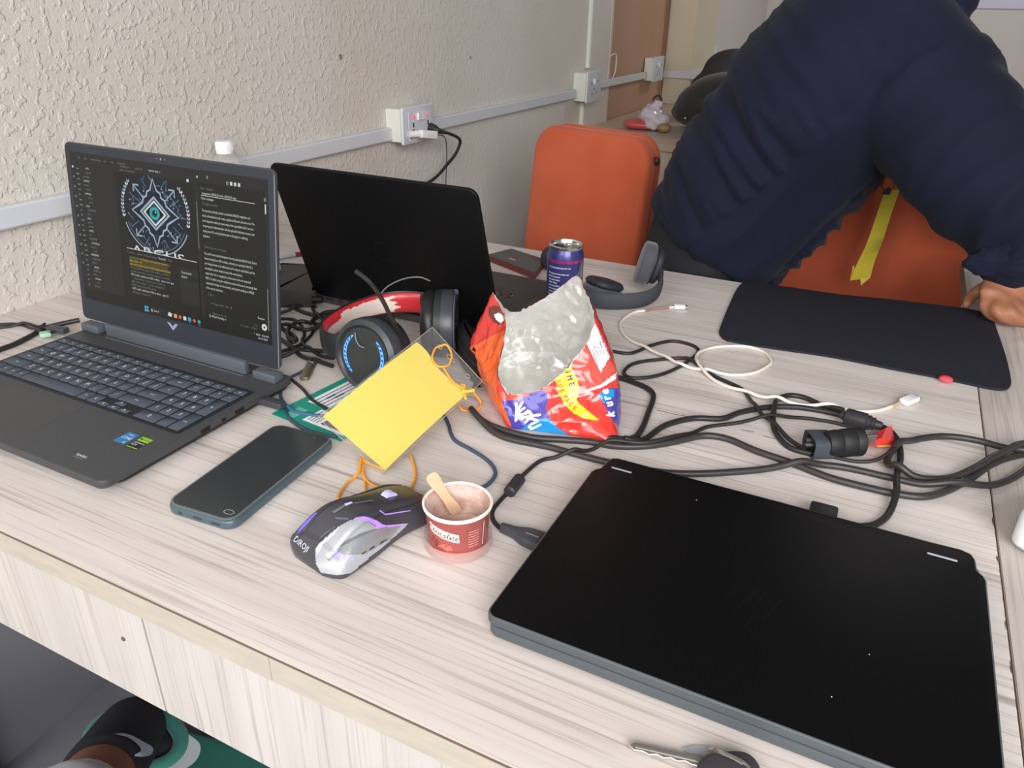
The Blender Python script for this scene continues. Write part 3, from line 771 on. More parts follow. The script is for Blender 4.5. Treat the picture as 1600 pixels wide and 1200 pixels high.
a = MB(); a.slab(rrect(.02, .06, .316, .16, .003), .0185, .0192, .0002, 1); a.build('keyboard', mat('dark_keyboard', (60, 56, 54), .6), db, local=True)
Md = Matrix.Translation((0, .0, .016)) @ Matrix.Rotation(PI - 1.262, 4, 'X')   # x along the hinge, y up the lid, z out of its back
a = MB(); a.slab(rrect(0, 0, D_W, D_H, .014, 6), 0, .006, .0022, 3, 0, Md); dlid = a.build('lid', lidb, dl, local=True)
MB().poly([(.010, .018, -.0006), (.010, D_H - .01, -.0006), (D_W - .01, D_H - .01, -.0006), (D_W - .01, .018, -.0006)], 0, Md).build('screen', mat('unlit_screen', (8, 8, 9), .2), dlid, local=True)
Ml = Md @ Matrix.Translation((0, 0, .0062))
a = MB(); cx, cy = D_W * .49, .108
a.line([(cx + .0145 * math.cos(2 * PI * i / 40), cy + .0145 * math.sin(2 * PI * i / 40)) for i in range(40)], .0014, .0, 0, Ml, True)
a.text('DELL', .0085, Ml @ Matrix.Translation((cx, cy, 0)), 0, 'CENTER'); a.build('logo', mat('gloss_black_logo', (20, 20, 21), .3, spec=.4), dlid, local=True)

# ================================================================== closed laptop in front
C_W, C_D = .3423, .2576
cl = thing('closed_laptop', 'closed black laptop lying at the front right of the desk', 'laptop', (.95895, .09026, T), .00045)
shell = mat('satin_black_lid', (10, 10, 11), .45, spec=.14, bump=(1200, .04, .0001))
side_m = mat('dark_grey_edge', (74, 80, 84), .38, spec=.5)
a = MB(); a.slab(rrect(.0015, .001, C_W - .0015, C_D - .002, .009), .0025, .0125, .002, 2); cb = a.build('base', side_m, cl, local=True)
a = MB()
for fx, fy in ((.03, .02), (.31, .02), (.03, .23), (.31, .23)): a.lathe([(.008, 0), (.008, .003)], 12, M=Matrix.Translation((fx, fy, 0)))
a.build('rubber_feet', dark_m, cb, local=True, kind='stuff')
a = MB(); a.slab(rrect(.004, .004, C_W - .004, C_D - .006, .008), .0125, .0142, .0002, 1); a.build('gap', dark_m, cb, local=True)
ol = rrect(0, 0, C_W, C_D - .030, .009)
outl = [(.009, 0), (C_W - .009, 0)] + [(C_W - .009 + .009 * math.sin(t), .009 - .009 * math.cos(t)) for t in (.4, .8, 1.2, PI / 2)] + [(C_W, C_D - .036), (C_W - .002, C_D - .030), (C_W - .006, C_D - .026), (C_W - .007, C_D - .010), (C_W - .010, C_D - .003), (C_W - .018, C_D)] + \
       [(.30, C_D - .001), (.26, C_D - .0008), (.09, C_D - .0008), (.05, C_D)] + [(.016, C_D), (.010, C_D - .003), (.0075, C_D - .010), (.006, C_D - .026), (.002, C_D - .030), (0, C_D - .036)] + [(.009 - .009 * math.sin(t), .009 - .009 * math.cos(t)) for t in (PI / 2, 1.2, .8, .4)]
a = MB(); a.slab(outl, .0142, .0225, .0016, 3, 1, None, 0); clid = a.build('lid', [shell, side_m], cl, local=True)
a = MB(); a.line([(.010, .0008), (C_W - .010, .0008)], .0007, .0219); a.build('lid_highlight_edge', mat('painted_edge_highlight', (130, 136, 140), .3), clid, local=True)  # highlight along the front lid edge, painted as a thin pale line
for x0, x1 in ((.0155, .0365), (.2985, .3215)):
    a = MB(); a.slab(rrect(x0, C_D - .0210, x1, C_D - .0185, .0008, 2), .0222, .0228, .0002, 1); a.build('silver_bar', mat('silver_bar', (196, 198, 214), .3, metal=.5), clid, local=True)
a = MB()
for k_, (x0, y0, y1) in enumerate(((.156, .098, .122), (.166, .090, .126), (.1725, .104, .128), (.1785, .104, .128), (.187, .090, .120), (.176, .0785, .096))):
    dx = (y1 - y0) * -.30
    a.poly([(x0, y0, .0226), (x0 + .0016, y0, .0226), (x0 + .0016 - dx, y1, .0226), (x0 - dx, y1, .0226)])
a.build('logo', mat('gloss_black_slashes', (15, 14, 15), .34, spec=.2), clid, local=True)
a = MB()
for q in ((.105, .222), (.262, .092), (.242, .040)):
    a.lathe([(.0004, .0225), (.0004, .0227)], 6, M=Matrix.Translation((*q, 0)))
a.build('dust_speck', white_p, clid, local=True, kind='stuff')
# ================================================================== phone
def axis_frame(c, d, up=(0, 0, 1)):
    """matrix whose z axis runs along d"""
    z = Vector(d).normalized(); x = Vector(up).cross(z)
    if x.length < 1e-4: x = Vector((1, 0, 0))
    x.normalize(); y = z.cross(x)
    return Matrix(((x.x, y.x, z.x, c[0]), (x.y, y.y, z.y, c[1]), (x.z, y.z, z.z, c[2]), (0, 0, 0, 1)))
ph = thing('smartphone', 'black smartphone in a smoky translucent case in front of the lit laptop', 'phone', (.6985, .0945, T), 1.64863 - PI / 2)
case_m = mat('smoky_case', (66, 84, 92), .32, spec=.5, coat=.3)
a = MB(); a.slab(rrect(-.0790, 0, 0, .166, .013, 7), 0, .0105, .0035, 4); cs = a.build('case', case_m, ph, local=True)
a = MB(); a.slab(rrect(-.0775, .0015, -.0015, .1645, .012, 7), .0103, .0118, .0006, 2); a.build('case_rim', mat('case_rim', (92, 100, 100), .3, coat=.4), cs, local=True)
a = MB(); a.slab(rrect(-.0755, .0035, -.0035, .1625, .0105, 7), .0108, .01215, .0003, 1); gl = a.build('glass', mat('phone_glass', (50, 53, 55), .2, spec=.5), ph, local=True)
a = MB(); a.line([(-.0125 + .0052 * math.cos(t), .0125 + .0030 * math.sin(t)) for t in [2 * PI * i / 24 for i in range(24)]], .0006, .01222, 0, None, True); a.build('ring_mark', mat('pale_ring', (176, 180, 180), .3), gl, local=True)
a = MB(); a.lathe([(.0017, .01218), (.0017, .0123)], 12, M=Matrix.Translation((-.020, .155, 0))); a.build('front_camera', mat('lens_teal', (60, 84, 90), .15), gl, local=True)
a = MB()
for x0, x1 in ((-.062, -.057), (-.044, -.034), (-.023, -.013)): a.slab(rrect(x0, -.0003, x1, .002, .0002, 1), .0045, .0072, .0002, 1)
a.build('ports', mat('port_slate', (40, 56, 70), .5), cs, local=True, kind='stuff')

# ================================================================== gaming mouse
MR, MFt = P(482, 884, .004), P(632, 792, .004)
mdir = (MFt - MR); mdir.z = 0; ML_ = .124
ms = thing('computer_mouse', 'silver and black gaming mouse with purple lit strips', 'mouse', (MR.x, MR.y, T), math.atan2(mdir.y, mdir.x) - PI / 2)
Mm = Matrix.Translation((MR.x, MR.y, T)) @ Matrix.Rotation(ms.rotation_euler.z, 4, 'Z')
NU, NV_ = 210, 130
a = MB(); v = []; f = []
def mouse_w(t):   # half width along the body
    return .0355 * (1 - .9 * max(0, (.10 - t) / .10) ** 2.6 * .55) * (1 - .13 * math.exp(-((t - .62) / .2) ** 2)) * (1 - .30 * max(0, (t - .84) / .16) ** 2.2)
def mouse_h(t):
    return .0345 * (math.sin(min(1, (t + .075) / .42) * PI / 2) ** .9) * (1 - .62 * max(0, (t - .34) / .66) ** 1.45)
for i in range(NU + 1):
    t = i / NU
    for j in range(NV_ + 1):
        g = PI * j / NV_
        cx, cz = math.cos(g), math.sin(g)
        ex = .62
        x = mouse_w(t) * (abs(cx) ** ex) * (1 if cx > 0 else -1); z = mouse_h(t) * (abs(cz) ** .72)
        edge = .0022 * math.exp(-((abs(x) / mouse_w(t) - .60) / .06) ** 2) * (1 if t > .05 else 0)
        y = t * ML_ + .006 * (1 - abs(cx)) * (1 if t < .5 else -.3) * (1 - t) - .004 * cz * (t < .08)
        v.append((x, y, .0035 + z - edge))
for i in range(NU):
    for j in range(NV_):
        q = i * (NV_ + 1) + j
        f.append((q, q + NV_ + 1, q + NV_ + 2, q + 1))
f.append(tuple(range(0, NV_ + 1))); f.append(tuple(NU * (NV_ + 1) + j for j in range(NV_, -1, -1)))
f.append(tuple([i * (NV_ + 1) for i in range(NU, -1, -1)] + [i * (NV_ + 1) + NV_ for i in range(NU + 1)]))
a.add([Mm @ Vector(p) for p in v], f)
m_dark = mat('mouse_dark_shell', (62, 62, 68), .32, spec=.5, coat=.3); m_sil = mat('mouse_silver', (184, 186, 192), .45, metal=.4); m_gry = mat('mouse_grey', (150, 152, 156), .38, metal=.35)
m_pur = mat('mouse_purple_light', (140, 100, 200), .3, emit=((186, 140, 250), .75)); m_blu = mat('mouse_blue_light', (90, 80, 200), .3, emit=((110, 96, 235), .8))
def Zm(pts): return [(430 + x / 6.4, 780 + y / 6.4) for x, y in pts]
sil = Zm([(405, 480), (520, 370), (640, 270), (740, 215), (820, 190), (900, 205), (1000, 270), (1020, 290), (1080, 290), (1290, 245), (1330, 240), (1290, 290), (1130, 430), (900, 620), (760, 740), (620, 760), (420, 730), (400, 560)])
gry = Zm([(620, 490), (690, 430), (840, 350), (1000, 300), (1080, 292), (1260, 262), (1150, 400), (900, 550), (700, 560), (630, 530)])
pur = Zm([(775, 200), (820, 180), (890, 170), (960, 190), (1020, 215), (1070, 250), (1110, 262), (1290, 245), (1250, 262), (1100, 282), (1010, 292), (1000, 262), (940, 225), (880, 205), (820, 200)])
pur2 = Zm([(570, 520), (610, 485), (640, 510), (640, 540), (780, 560), (810, 585), (760, 610), (690, 615), (600, 590)])
whi = Zm([(400, 490), (470, 420), (640, 275), (600, 340), (480, 450), (420, 560)])
blu = Zm([(222, 320), (300, 225), (400, 135), (418, 140), (330, 235), (235, 335)])
paint(a, [(sil, 1), (gry, 2), (pur, 3), (whi, 5), (blu, 4)])
bv = BVHTree.FromPolygons([Vector(p) for p in a.v], a.f[:-1])
mb_ = a.build('body', [m_dark, m_sil, m_gry, m_pur, m_blu, mat('mouse_white_silver', (214, 214, 228), .4, metal=.2)], ms)
def mdec(name, polys, mt, lift=.0005, parent=None):
    q = MB()
    for pl in polys:
        # split long shapes so that they follow the shell
        pp = Zm(pl); decal(bv, q, pp, [tuple(range(len(pp)))], 0, lift)
    if q.v: return q.build(name, mt, parent or mb_)
mdec('side_light', [[(575, 525), (612, 490), (632, 512), (606, 545)], [(575, 575), (622, 545), (655, 562), (620, 605)], [(660, 590), (690, 558), (722, 572), (695, 615)], [(735, 592), (790, 575), (770, 605), (738, 612)]], mat('mouse_lilac_light', (150, 140, 230), .3, emit=((160, 150, 245), .7)))
mdec('purple_line', [[(1035, 115), (1050, 112), (1100, 150), (1095, 160)], [(1095, 150), (1350, 112), (1352, 120), (1100, 162)]], m_pur)
mdec('thumb_groove', [[(640, 478), (700, 425), (845, 345), (1010, 296), (1010, 302), (850, 352), (705, 432), (646, 484)]], mat('groove_grey', (110, 110, 114), .4))
mdec('dash_print', [[(862, 545), (905, 515), (912, 522), (870, 552)], [(930, 520), (960, 480), (1000, 462), (990, 480), (960, 498)], [(1030, 460), (1060, 425), (1120, 395), (1115, 405), (1068, 436)]], mat('dash_dark', (60, 60, 62), .4))
mdec('top_button', [[(690, 50), (760, 28), (778, 40), (706, 72)]], mat('lilac_button', (200, 196, 226), .3, emit=((190, 180, 240), .35)))
mdec('top_bar', [[(570, 130), (690, 55), (704, 74), (598, 142)], [(785, 40), (960, 10), (1000, 16), (790, 52)]], mat('smoke_bar', (112, 116, 112), .3))
mdec('rear_slit', [[(430, 405), (500, 340), (600, 275), (604, 284), (510, 350), (440, 412)], [(590, 180), (735, 190), (735, 212), (620, 205)]], mat('slit_blue_grey', (96, 98, 120), .3))
for cx, cy, r_ in ((735, 492, 40), (1137, 342, 30)):
    q = MB()
    for r0, r1 in ((1.0, .8), (.62, .48)):
        n_ = 20; vv = []
        for i in range(n_):
            g = 2 * PI * i / n_; vv += Zm([(cx + r_ * r0 * math.cos(g), cy + r_ * 1.08 * r0 * math.sin(g)), (cx + r_ * r1 * math.cos(g), cy + r_ * 1.08 * r1 * math.sin(g))])
        decal(bv, q, vv, [(2 * i, 2 * i + 1, 2 * ((i + 1) % n_) + 1, 2 * ((i + 1) % n_)) for i in range(n_)], 0, .0007)
    if q.v: q.build('side_button', mat('ring_silver', (214, 214, 216), .2, metal=.7), mb_)
q = MB(); decal_text(bv, q, 'DIROJI', 430 + 265 / 6.4, 780 + 452 / 6.4, 13.5, 41, 0, squeeze=.72, lift=.0006, skew=-.25)
if q.v: q.build('brand_print', mat('mouse_print', (205, 208, 222), .4), mb_)
# scroll wheel
a = MB(); a.tube([(-.004, 0, 0), (.004, 0, 0)], .0085, 18, M=Mm @ Matrix.Translation((0, .092, .0225))); a.build('scroll_wheel', mat('wheel_lilac', (180, 174, 214), .3, emit=((176, 160, 236), .3)), ms)
a = MB(); a.slab(rrect(-.028, .006, .028, .116, .01), 0, .0036, .0008, 1, 0, Mm); a.build('base_plate', dark_m, ms)

# ================================================================== ice-cream cup and wooden spoon
CU = (P(664, 784, .044) + P(766, 784, .044)) / 2
cu = thing('ice_cream_cup', 'small used ice cream cup with chocolate label, smeared inside', 'cup', (CU.x, CU.y, T))
rt, rb, hh = .0300, .0255, .0445
paper = mat('cup_cream_paper', (246, 232, 224), .5); lab = mat('cup_red_brown_label', (164, 84, 80), .38, vary=(60, (148, 72, 66)))
a = MB(); a.lathe([(rb - .002, .001), (rb, .003), (rb + .0005, .0062)], 48, 1); a.lathe([(rb + .0005, .0062), (rt - .0012, hh - .004), (rt - .001, hh - .0035)], 48, 0, closed=True)
a.lathe([(rt - .001, hh - .0035), (rt + .0007, hh - .002), (rt + .0009, hh), (rt - .0006, hh + .0008), (rt - .0016, hh - .001)], 48, 2, closed=True)
cup = a.build('wall', [lab, mat('cup_base_pink', (190, 120, 106), .3), paper], cu, local=True)
# ice cream smear inside
a = MB(); n_, k_ = 72, 26; v = []; f = []
for i in range(k_ + 1):
    t = i / k_
    for j in range(n_):
        g = 2 * PI * j / n_
        if t < .55:
            s_ = t / .55; r_ = (rt - .0017) + ((rb - .001) - (rt - .0017)) * s_; z_ = hh - .0012 - (hh - .015) * s_
        else:
            s_ = (t - .55) / .45; r_ = (rb - .001) * (1 - s_); z_ = .0138 + .0015 * math.sin(5 * s_ * 2) + .004 * (1 - s_) * (math.sin(g * 1.0 + 1.2) * .5 + .5)
        am = .0012 * min(1, t * 6) * (1 if t < .97 else 0)
        nz = mnoise.noise((math.cos(g) * 2.2, math.sin(g) * 2.2, t * 9)) * am + mnoise.noise((math.cos(g) * 7, math.sin(g) * 7, t * 26)) * am * .4
        r_ = max(0.0, r_ - abs(nz) * 1.1); v.append((r_ * math.cos(g), r_ * math.sin(g), z_ + nz * (1.6 if t > .5 else .3)))
for i in range(k_):
    for j in range(n_): f.append((i * n_ + j, (i + 1) * n_ + j, (i + 1) * n_ + (j + 1) % n_, i * n_ + (j + 1) % n_))
a.add(v, f); a.build('ice_cream_smear', mat('pink_cocoa_cream', (226, 204, 194), .38, vary=(75, (188, 148, 132)), bump=(160, .7, .0012)), cu, local=True, angle=60)
# printing on the label
def wrap(txt, size, g0, z0, tilt=0.0, al='CENTER', r=None, sq=1.0):
    v, f = text2d(txt, al); out = []
    for x, y in v:
        x2, y2 = x * size * sq * math.cos(tilt) - y * size * math.sin(tilt), x * size * sq * math.sin(tilt) + y * size * math.cos(tilt)
        z = z0 + y2; rr_ = (rb + .0005 + (rt - rb - .0017) * (z - .0062) / (hh - .0102)) + .0003 if r is None else r
        g = g0 + x2 / rr_; out.append((rr_ * math.cos(g), rr_ * math.sin(g), z))
    return out, f
view = math.atan2(_C[1] - CU.y, _C[0] - CU.x)
def blot(q, pts, g0, z0, m, lift):
    out = []
    for x, y in pts:
        z = z0 + y; r_ = (rb + .0005 + (rt - rb - .0017) * (z - .0062) / (hh - .0102)) + lift; g = g0 + x / r_; out.append((r_ * math.cos(g), r_ * math.sin(g), z))
    q.add(out, [tuple(range(len(out)))], m)
q = MB()
g_l = view - .50
for i in range(11):                                           # white plaque behind the word
    x0 = -.0142 + i * .0026
    blot(q, [(x0, -.0046), (x0 + .0028, -.0050), (x0 + .0028, .0042), (x0, .0046)], g_l, .0285 - (i - 5) * .00062, 0, .0003)
v, f = wrap('Chocolate', .0090, g_l, .0285, -.235, sq=.78); v = [(x * 1.025, y * 1.025, z) for x, y, z in v]; q.add(v, f, 1)
for i in range(7):
    for k_ in range(5): blot(q, [(0, 0), (.0021, 0), (.0021, .0007), (0, .0007)], view + .32 + k_ * .072, .0305 - i * .0027, 2, .0004)
blot(q, [(0, 0), (.0007, 0), (.0007, .026), (0, .026)], view + .88, .0105, 0, .0003)
blot(q, [(-.008, -.002), (.002, -.005), (.0075, -.003), (.006, .0015), (.0, .003), (-.004, .0005)], g_l + .05, .0150, 3, .0003)
blot(q, [(-.012, .001), (-.004, -.004), (-.003, .004), (-.009, .008)], g_l - .1, .0140, 4, .0003)
q.build('label_print', [mat('label_cream', (250, 236, 228), .5), mat('label_brown_ink', (64, 28, 24), .5), mat('label_pink_lines', (222, 160, 150), .5), mat('label_orange', (220, 110, 88), .5), mat('label_choc', (132, 58, 44), .5)], cup, local=True)
# clear plastic sleeve under the cup
a = MB(); a.lathe([(rb + .0002, .0002), (rb + .0050, .0004), (rb + .0056, .0025), (rb + .0052, .012), (rb + .0049, .012), (rb + .0052, .0027), (rb + .0046, .0012), (rb + .0002, .0010)], 40, closed=True)
a.build('clear_rim', mat('clear_plastic', (226, 190, 182), .08, alpha=.22), cu, local=True)
# spoon
s0 = P(672, 741, .068); s1 = P(712, 798, .0215)
d_ = (s1 - s0); side = d_.cross(Vector(_C) - s0).normalized()
a = MB(); Ms = frame(s0, d_, side); L_ = d_.length + .004
o_ = [(x, -wd) for x, wd in ((0, .0022), (.0012, .0044), (.004, .0057), (.010, .0058), (.022, .0046), (.034, .0042), (L_ - .008, .0056), (L_ - .001, .0050))]
o_ = o_ + [(x, -y) for x, y in o_[::-1]]
a.slab(o_, -.0006, .0006, .0003, 1, 0, Ms)
tag(a.build('wooden_spoon', mat('birch', (230, 196, 160), .6, vary=(8, (214, 178, 142)), stretch=(1, 8, 8)), origin=s1), 'flat wooden spoon standing in the ice cream cup', 'spoon')

# ================================================================== yellow badge and green card
bA, bB, bC, bD = P(505, 651, .036), P(602, 735, .0045), P(728, 617, .028), P(650, 536, .066)
ux = (bC - bB); uy = (bA - bB)
bd = thing('badge_holder', 'bright yellow badge in a clear plastic holder leaning on the headset', 'badge', (bB.x, bB.y, T))
def Bq(s, t, lift=0.0):
    n = (bC - bB).cross(bA - bB).normalized()
    if n.z < 0: n = -n
    p = (bB * (1 - s) + bC * s) * (1 - t) + (bA * (1 - s) + bD * s) * t
    bend = .004 * math.sin(PI * max(0, min(1, t))) * 0 + .003 * math.sin(PI * max(0, min(1, s)))
    return p + n * (lift + bend)
yel = mat('yellow_paper', (224, 203, 92), .5, spec=.3, bump=(60, .15, .0006))
a = MB(); N_, K_ = 14, 10; v = []; f = []
def edge_s(t):   # torn upper end of the card
    return 1.0 + .014 * math.sin(t * 9) - (.045 if .70 < t < .90 else 0) * 0
for lift in (.0006, -.0004):
    for i in range(N_ + 1):
        for j in range(K_ + 1):
            t = j / K_; s_ = i / N_ * (1.0 + .02 * math.sin(t * 8 + 1)); v.append(Bq(s_, t, lift))
W_ = K_ + 1; H_ = (N_ + 1) * W_
for i in range(N_):
    for j in range(K_):
        q = i * W_ + j; f.append((q, q + W_, q + W_ + 1, q + 1)); q += H_; f.append((q, q + 1, q + W_ + 1, q + W_))
bord = [j for j in range(W_)] + [i * W_ + K_ for i in range(1, N_ + 1)] + [N_ * W_ + j for j in range(K_ - 1, -1, -1)] + [i * W_ for i in range(N_ - 1, 0, -1)]
for x in range(len(bord)):
    p, q = bord[x], bord[(x + 1) % len(bord)]; f.append((p, q, q + H_, p + H_))
a.add(v, f); a.build('yellow_card', yel, bd)
a = MB()
for lift in (.0022, -.0016):
    v = []; f = []
    for i in range(N_ + 1):
        for j in range(K_ + 1): v.append(Bq(-.035 + i / N_ * 1.255, -.02 + 1.05 * j / K_, lift))
    for i in range(N_):
        for j in range(K_): q = i * W_ + j; f.append((q, q + W_, q + W_ + 1, q + 1))
    a.add(v, f)
sl = a.build('clear_sleeve', mat('clear_vinyl', (240, 240, 236), .12, alpha=.05, spec=.5), bd)
a = MB()
rim = [Bq(-.035, -.02, .0004), Bq(1.22, -.02, .0004), Bq(1.22, 1.03, .0004), Bq(-.035, 1.03, .0004)]
for i in range(4): a.tube([rim[i], rim[(i + 1) % 4]], .0005, 6)
def slot(s0, t0, ls, lt):
    return [Bq(s0 + ls * math.cos(g), t0 + lt * math.sin(g), .0030) for g in [2 * PI * i / 18 for i in range(18)]]
for s_, t_, ls, lt in ((1.13, .72, .018, .035), (1.13, .50, .018, .075), (1.13, .16, .018, .035)): a.tube(slot(s_, t_, ls, lt), .0006, 5, closed=True)
a.build('sleeve_seam', mat('milky_vinyl', (176, 170, 156), .3, alpha=.6), sl)
# orange cord of the badge
org = mat('orange_cord', (236, 160, 56), .6)
cd = thing('lanyard_cord', 'thin orange cord threaded through the yellow badge holder', 'lanyard', (bC.x, bC.y, T))
k = [Bq(1.13, .72, .004), Bq(1.17, .66, .007), Bq(1.15, .52, .006), Bq(1.06, .44, .0045), Bq(.98, .52, .004), Bq(.99, .66, .004), Bq(1.08, .74, .004)]
a = MB(); a.tube(spline(k, 6, True), .0013, 6, closed=True); a.build('loop', org, cd)
k = [Bq(1.0, .44, .005), Bq(.97, .22, .005), Bq(1.0, .05, .006)]
a = MB(); a.tube(spline(k, 6), .0013, 6); a.build('cord', org, cd)
k = [P(715, 628, .012), P(722, 640, .008), P(735, 641, .003), P(749, 637, .002), P(751, 629, .004), P(744, 618, .012), P(735, 608, .020), P(727, 606, .027), Bq(1.02, .12, .004)]
a = MB(); a.tube(spline(k, 6), .0013, 6); a.build('cord', org, cd)
a = MB(); kn = Bq(.985, .03, .004); blob(a, kn, .0032, 10, 8)
for q in ((.012, .004, .003), (.008, -.010, -.002), (-.004, .008, .004)): a.tube([kn, kn + Vector(q)], .0016, 6)
a.build('knot', mat('yellow_orange_cord', (242, 190, 60), .6), cd)
k = [P(600, 733, .003), P(572, 722, .004), P(566, 715, .006), P(563, 722, .006), P(560, 740, .004), P(545, 752, .002), P(532, 768, .002), P(528, 779, .002)]
a = MB(); a.tube(spline(k, 6), .0015, 6); a.build('cord', org, cd)
k = [P(568, 716, .004), P(566, 735, .003), P(574, 752, .002), P(592, 762, .002), P(612, 768, .002), P(632, 768, .002), P(645, 758, .002), P(649, 740, .002), P(645, 722, .002), P(641, 712, .003)]
a = MB(); a.tube(spline(k, 6), .0015, 6); a.build('cord', org, cd)
k = [P(565, 718, .005), P(569, 745, .002), P(571, 767, .002), P(569, 780, .002)]
a = MB(); a.tube(spline(k, 6), .0013, 6); a.build('cord', org, cd)

gA, gB, gC = P(424, 647, .0008), P(540, 590, .0008), P(532, 690, .0008)
Mg = frame(gA, gB - gA, gC - gA); Mg = Matrix.Translation((0, 0, 0)) @ Mg
gl_ = (gB - gA).length * 1.05
up_ = Mg.inverted() @ gC
gw = -abs(up_.y)
Mg = frame(gA, gB - gA, gC - gA)
yy = up_.y
sx_ = up_.x
gc = thing('printed_card', 'green printed card with white boxes under the yellow badge', 'card', (gA.x, gA.y, T))
teal = mat('card_teal', (22, 140, 122), .45); tl2 = mat('card_pale_teal', (96, 178, 164), .45); cwh = mat('card_white', (232, 232, 238), .45); cln = mat('card_ink', (70, 70, 78), .5); cpu = mat('card_photo', (84, 66, 92), .5); chl = mat('card_photo_light', (176, 150, 176), .5)
def G(u, t): return (gl_ * u + sx_ * t, yy * t)
zz = .0005 if Mg.col[2].z > 0 else -.0005
q = MB(); o4 = [G(0, 0), G(1, 0), G(1, 1), G(0, 1)]
if yy < 0: o4 = o4[::-1]
q.slab(o4, min(0, zz), max(0, zz), .0001, 1, 0, Mg)
def GR_(pts, m, l): q.poly([(*G(u, t), zz * (1 + l)) for u, t in pts], m, Mg)
GR_([(.06, .12), (.24, .12), (.24, .26), (.06, .26)], 1, .15)
GR_([(.36, .10), (.98, .10), (.98, .40), (.36, .40)], 2, .15)
GR_([(.08, .36), (.32, .36), (.32, .95), (.08, .95)], 2, .15)
for i in range(4): GR_([(.39, .15 + i * .06), (.93 - .06 * (i % 2), .15 + i * .06), (.93 - .06 * (i % 2), .165 + i * .06), (.39, .165 + i * .06)], 3, .3)
for i in range(2): GR_([(.5 + .06 * i, .205 + i * .06), (.62 + .06 * i, .205 + i * .06), (.62 + .06 * i, .235 + i * .06), (.5 + .06 * i, .235 + i * .06)], 3, .35)
GR_([(.12, .58), (.30, .58), (.30, .90), (.12, .90)], 4, .3); GR_([(.18, .68), (.24, .66), (.25, .76), (.2, .80)], 5, .4)
for i in range(4): GR_([(.11, .40 + i * .04), (.30 - .03 * (i % 3), .40 + i * .04), (.30 - .03 * (i % 3), .412 + i * .04), (.11, .412 + i * .04)], 3, .3)
q.build('card', [teal, tl2, cwh, cln, cpu, chl], gc)

# usb stick
u0, u1 = P(476, 590, .003), P(488, 566, .003)
Mu_ = frame((u0.x, u0.y, T), u1 - u0, (u1 - u0).cross(Vector((0, 0, -1))))
us = thing('usb_stick', 'small bronze coloured metal usb stick with a keyring hole', 'usb stick', (u0.x, u0.y, T))
a = MB(); ln = (u1 - u0).length
a.slab(rrect(-.004, -.0062, ln + .006, .0062, .0045, 5), .0004, .0048, .0008, 2, 0, Mu_); a.build('body', mat('bronze_metal', (136, 124, 104), .38, metal=.7), us)
a = MB(); a.tube([Mu_ @ Vector((ln + .0005 + .0036 * math.cos(g), .0036 * math.sin(g), .0051)) for g in [2 * PI * i / 20 for i in range(20)]], .0007, 6, closed=True); a.build('ring_hole', mat('bright_steel', (200, 196, 184), .2, metal=.9), us)
a = MB(); a.lathe([(.0029, .00485), (.0029, .00495)], 16, M=Mu_ @ Matrix.Translation((ln + .0005, 0, 0))); a.build('hole', dark_m, us)

# ================================================================== headset with the red band
def earcup(name, root, c, d, R, th, faced, deco=None):
    """cup whose outward direction is d; pad on the inner side"""
    M = axis_frame(c, d)
    a = MB(); pr_ = []
    n_ = 48; k_ = 14
    v = []; f = []
    for i in range(k_ + 1):
        t = PI * i / k_
        for j in range(n_):
            g = 2 * PI * j / n_
            wr = 1 + .035 * mnoise.noise((math.cos(g) * 9, math.sin(g) * 9, i * .12)) + .015 * math.sin(g * 26 + 2 * math.sin(g * 5))
            r_ = R * .70 + R * .27 * math.sin(t) * wr; z_ = -th * .5 - R * .24 * math.cos(t) + R * .05
            v.append((r_ * math.cos(g), r_ * math.sin(g), z_ - R * .12))
    for i in range(k_):
        for j in range(n_): f.append((i * n_ + j, i * n_ + (j + 1) % n_, (i + 1) * n_ + (j + 1) % n_, (i + 1) * n_ + j))
    f.append(tuple(range(n_ - 1, -1, -1)))
    a.add(v, f, 0, M); a.build('ear_pad', mat('black_leatherette', (30, 30, 30), .42, spec=.5, bump=(160, .5, .0008)), root, angle=70)
    a = MB(); a.lathe([(R * .80, -th * .42), (R * .97, -th * .38), (R, -th * .1), (R, th * .22), (R * .97, th * .34), (R * .84, th * .44), (R * .80, th * .42), (R * .76, th * .37), (0.0, th * .34)], 56, [0, 0, 1, 1, 1, 2, 2, 3], M)
    cupo = a.build('ear_cup', faced, root)
    return cupo, M
gm = [mat('cup_black', (40, 42, 43), .4, spec=.45), mat('cup_charcoal', (58, 60, 64), .36, spec=.5), mat('cup_inner', (32, 34, 34), .4), mat('cup_plate', (46, 48, 46), .45)]
hs = thing('gaming_headset', 'black gaming headset with a worn red headband and blue lit cups', 'headphones', (.60, .46, T))
cL, dL = Vector((.6360, .394, T + .0468)), Vector((-.02, -.95, .16))
cR, dR = Vector((.664, .526, T + .0465)), Vector((.90, .44, 0))
cupL, ML2 = earcup('left', hs, cL, dL, .046, .036, gm)
cupR, MR2 = earcup('right', hs, cR, dR, .046, .034, gm)
lit = mat('blue_white_glow', (60, 110, 220), .4, emit=((90, 165, 255), 1.2)); sv = mat('satin_silver', (150, 154, 158), .35, metal=.6)
zt = .036 * .37 + .0008
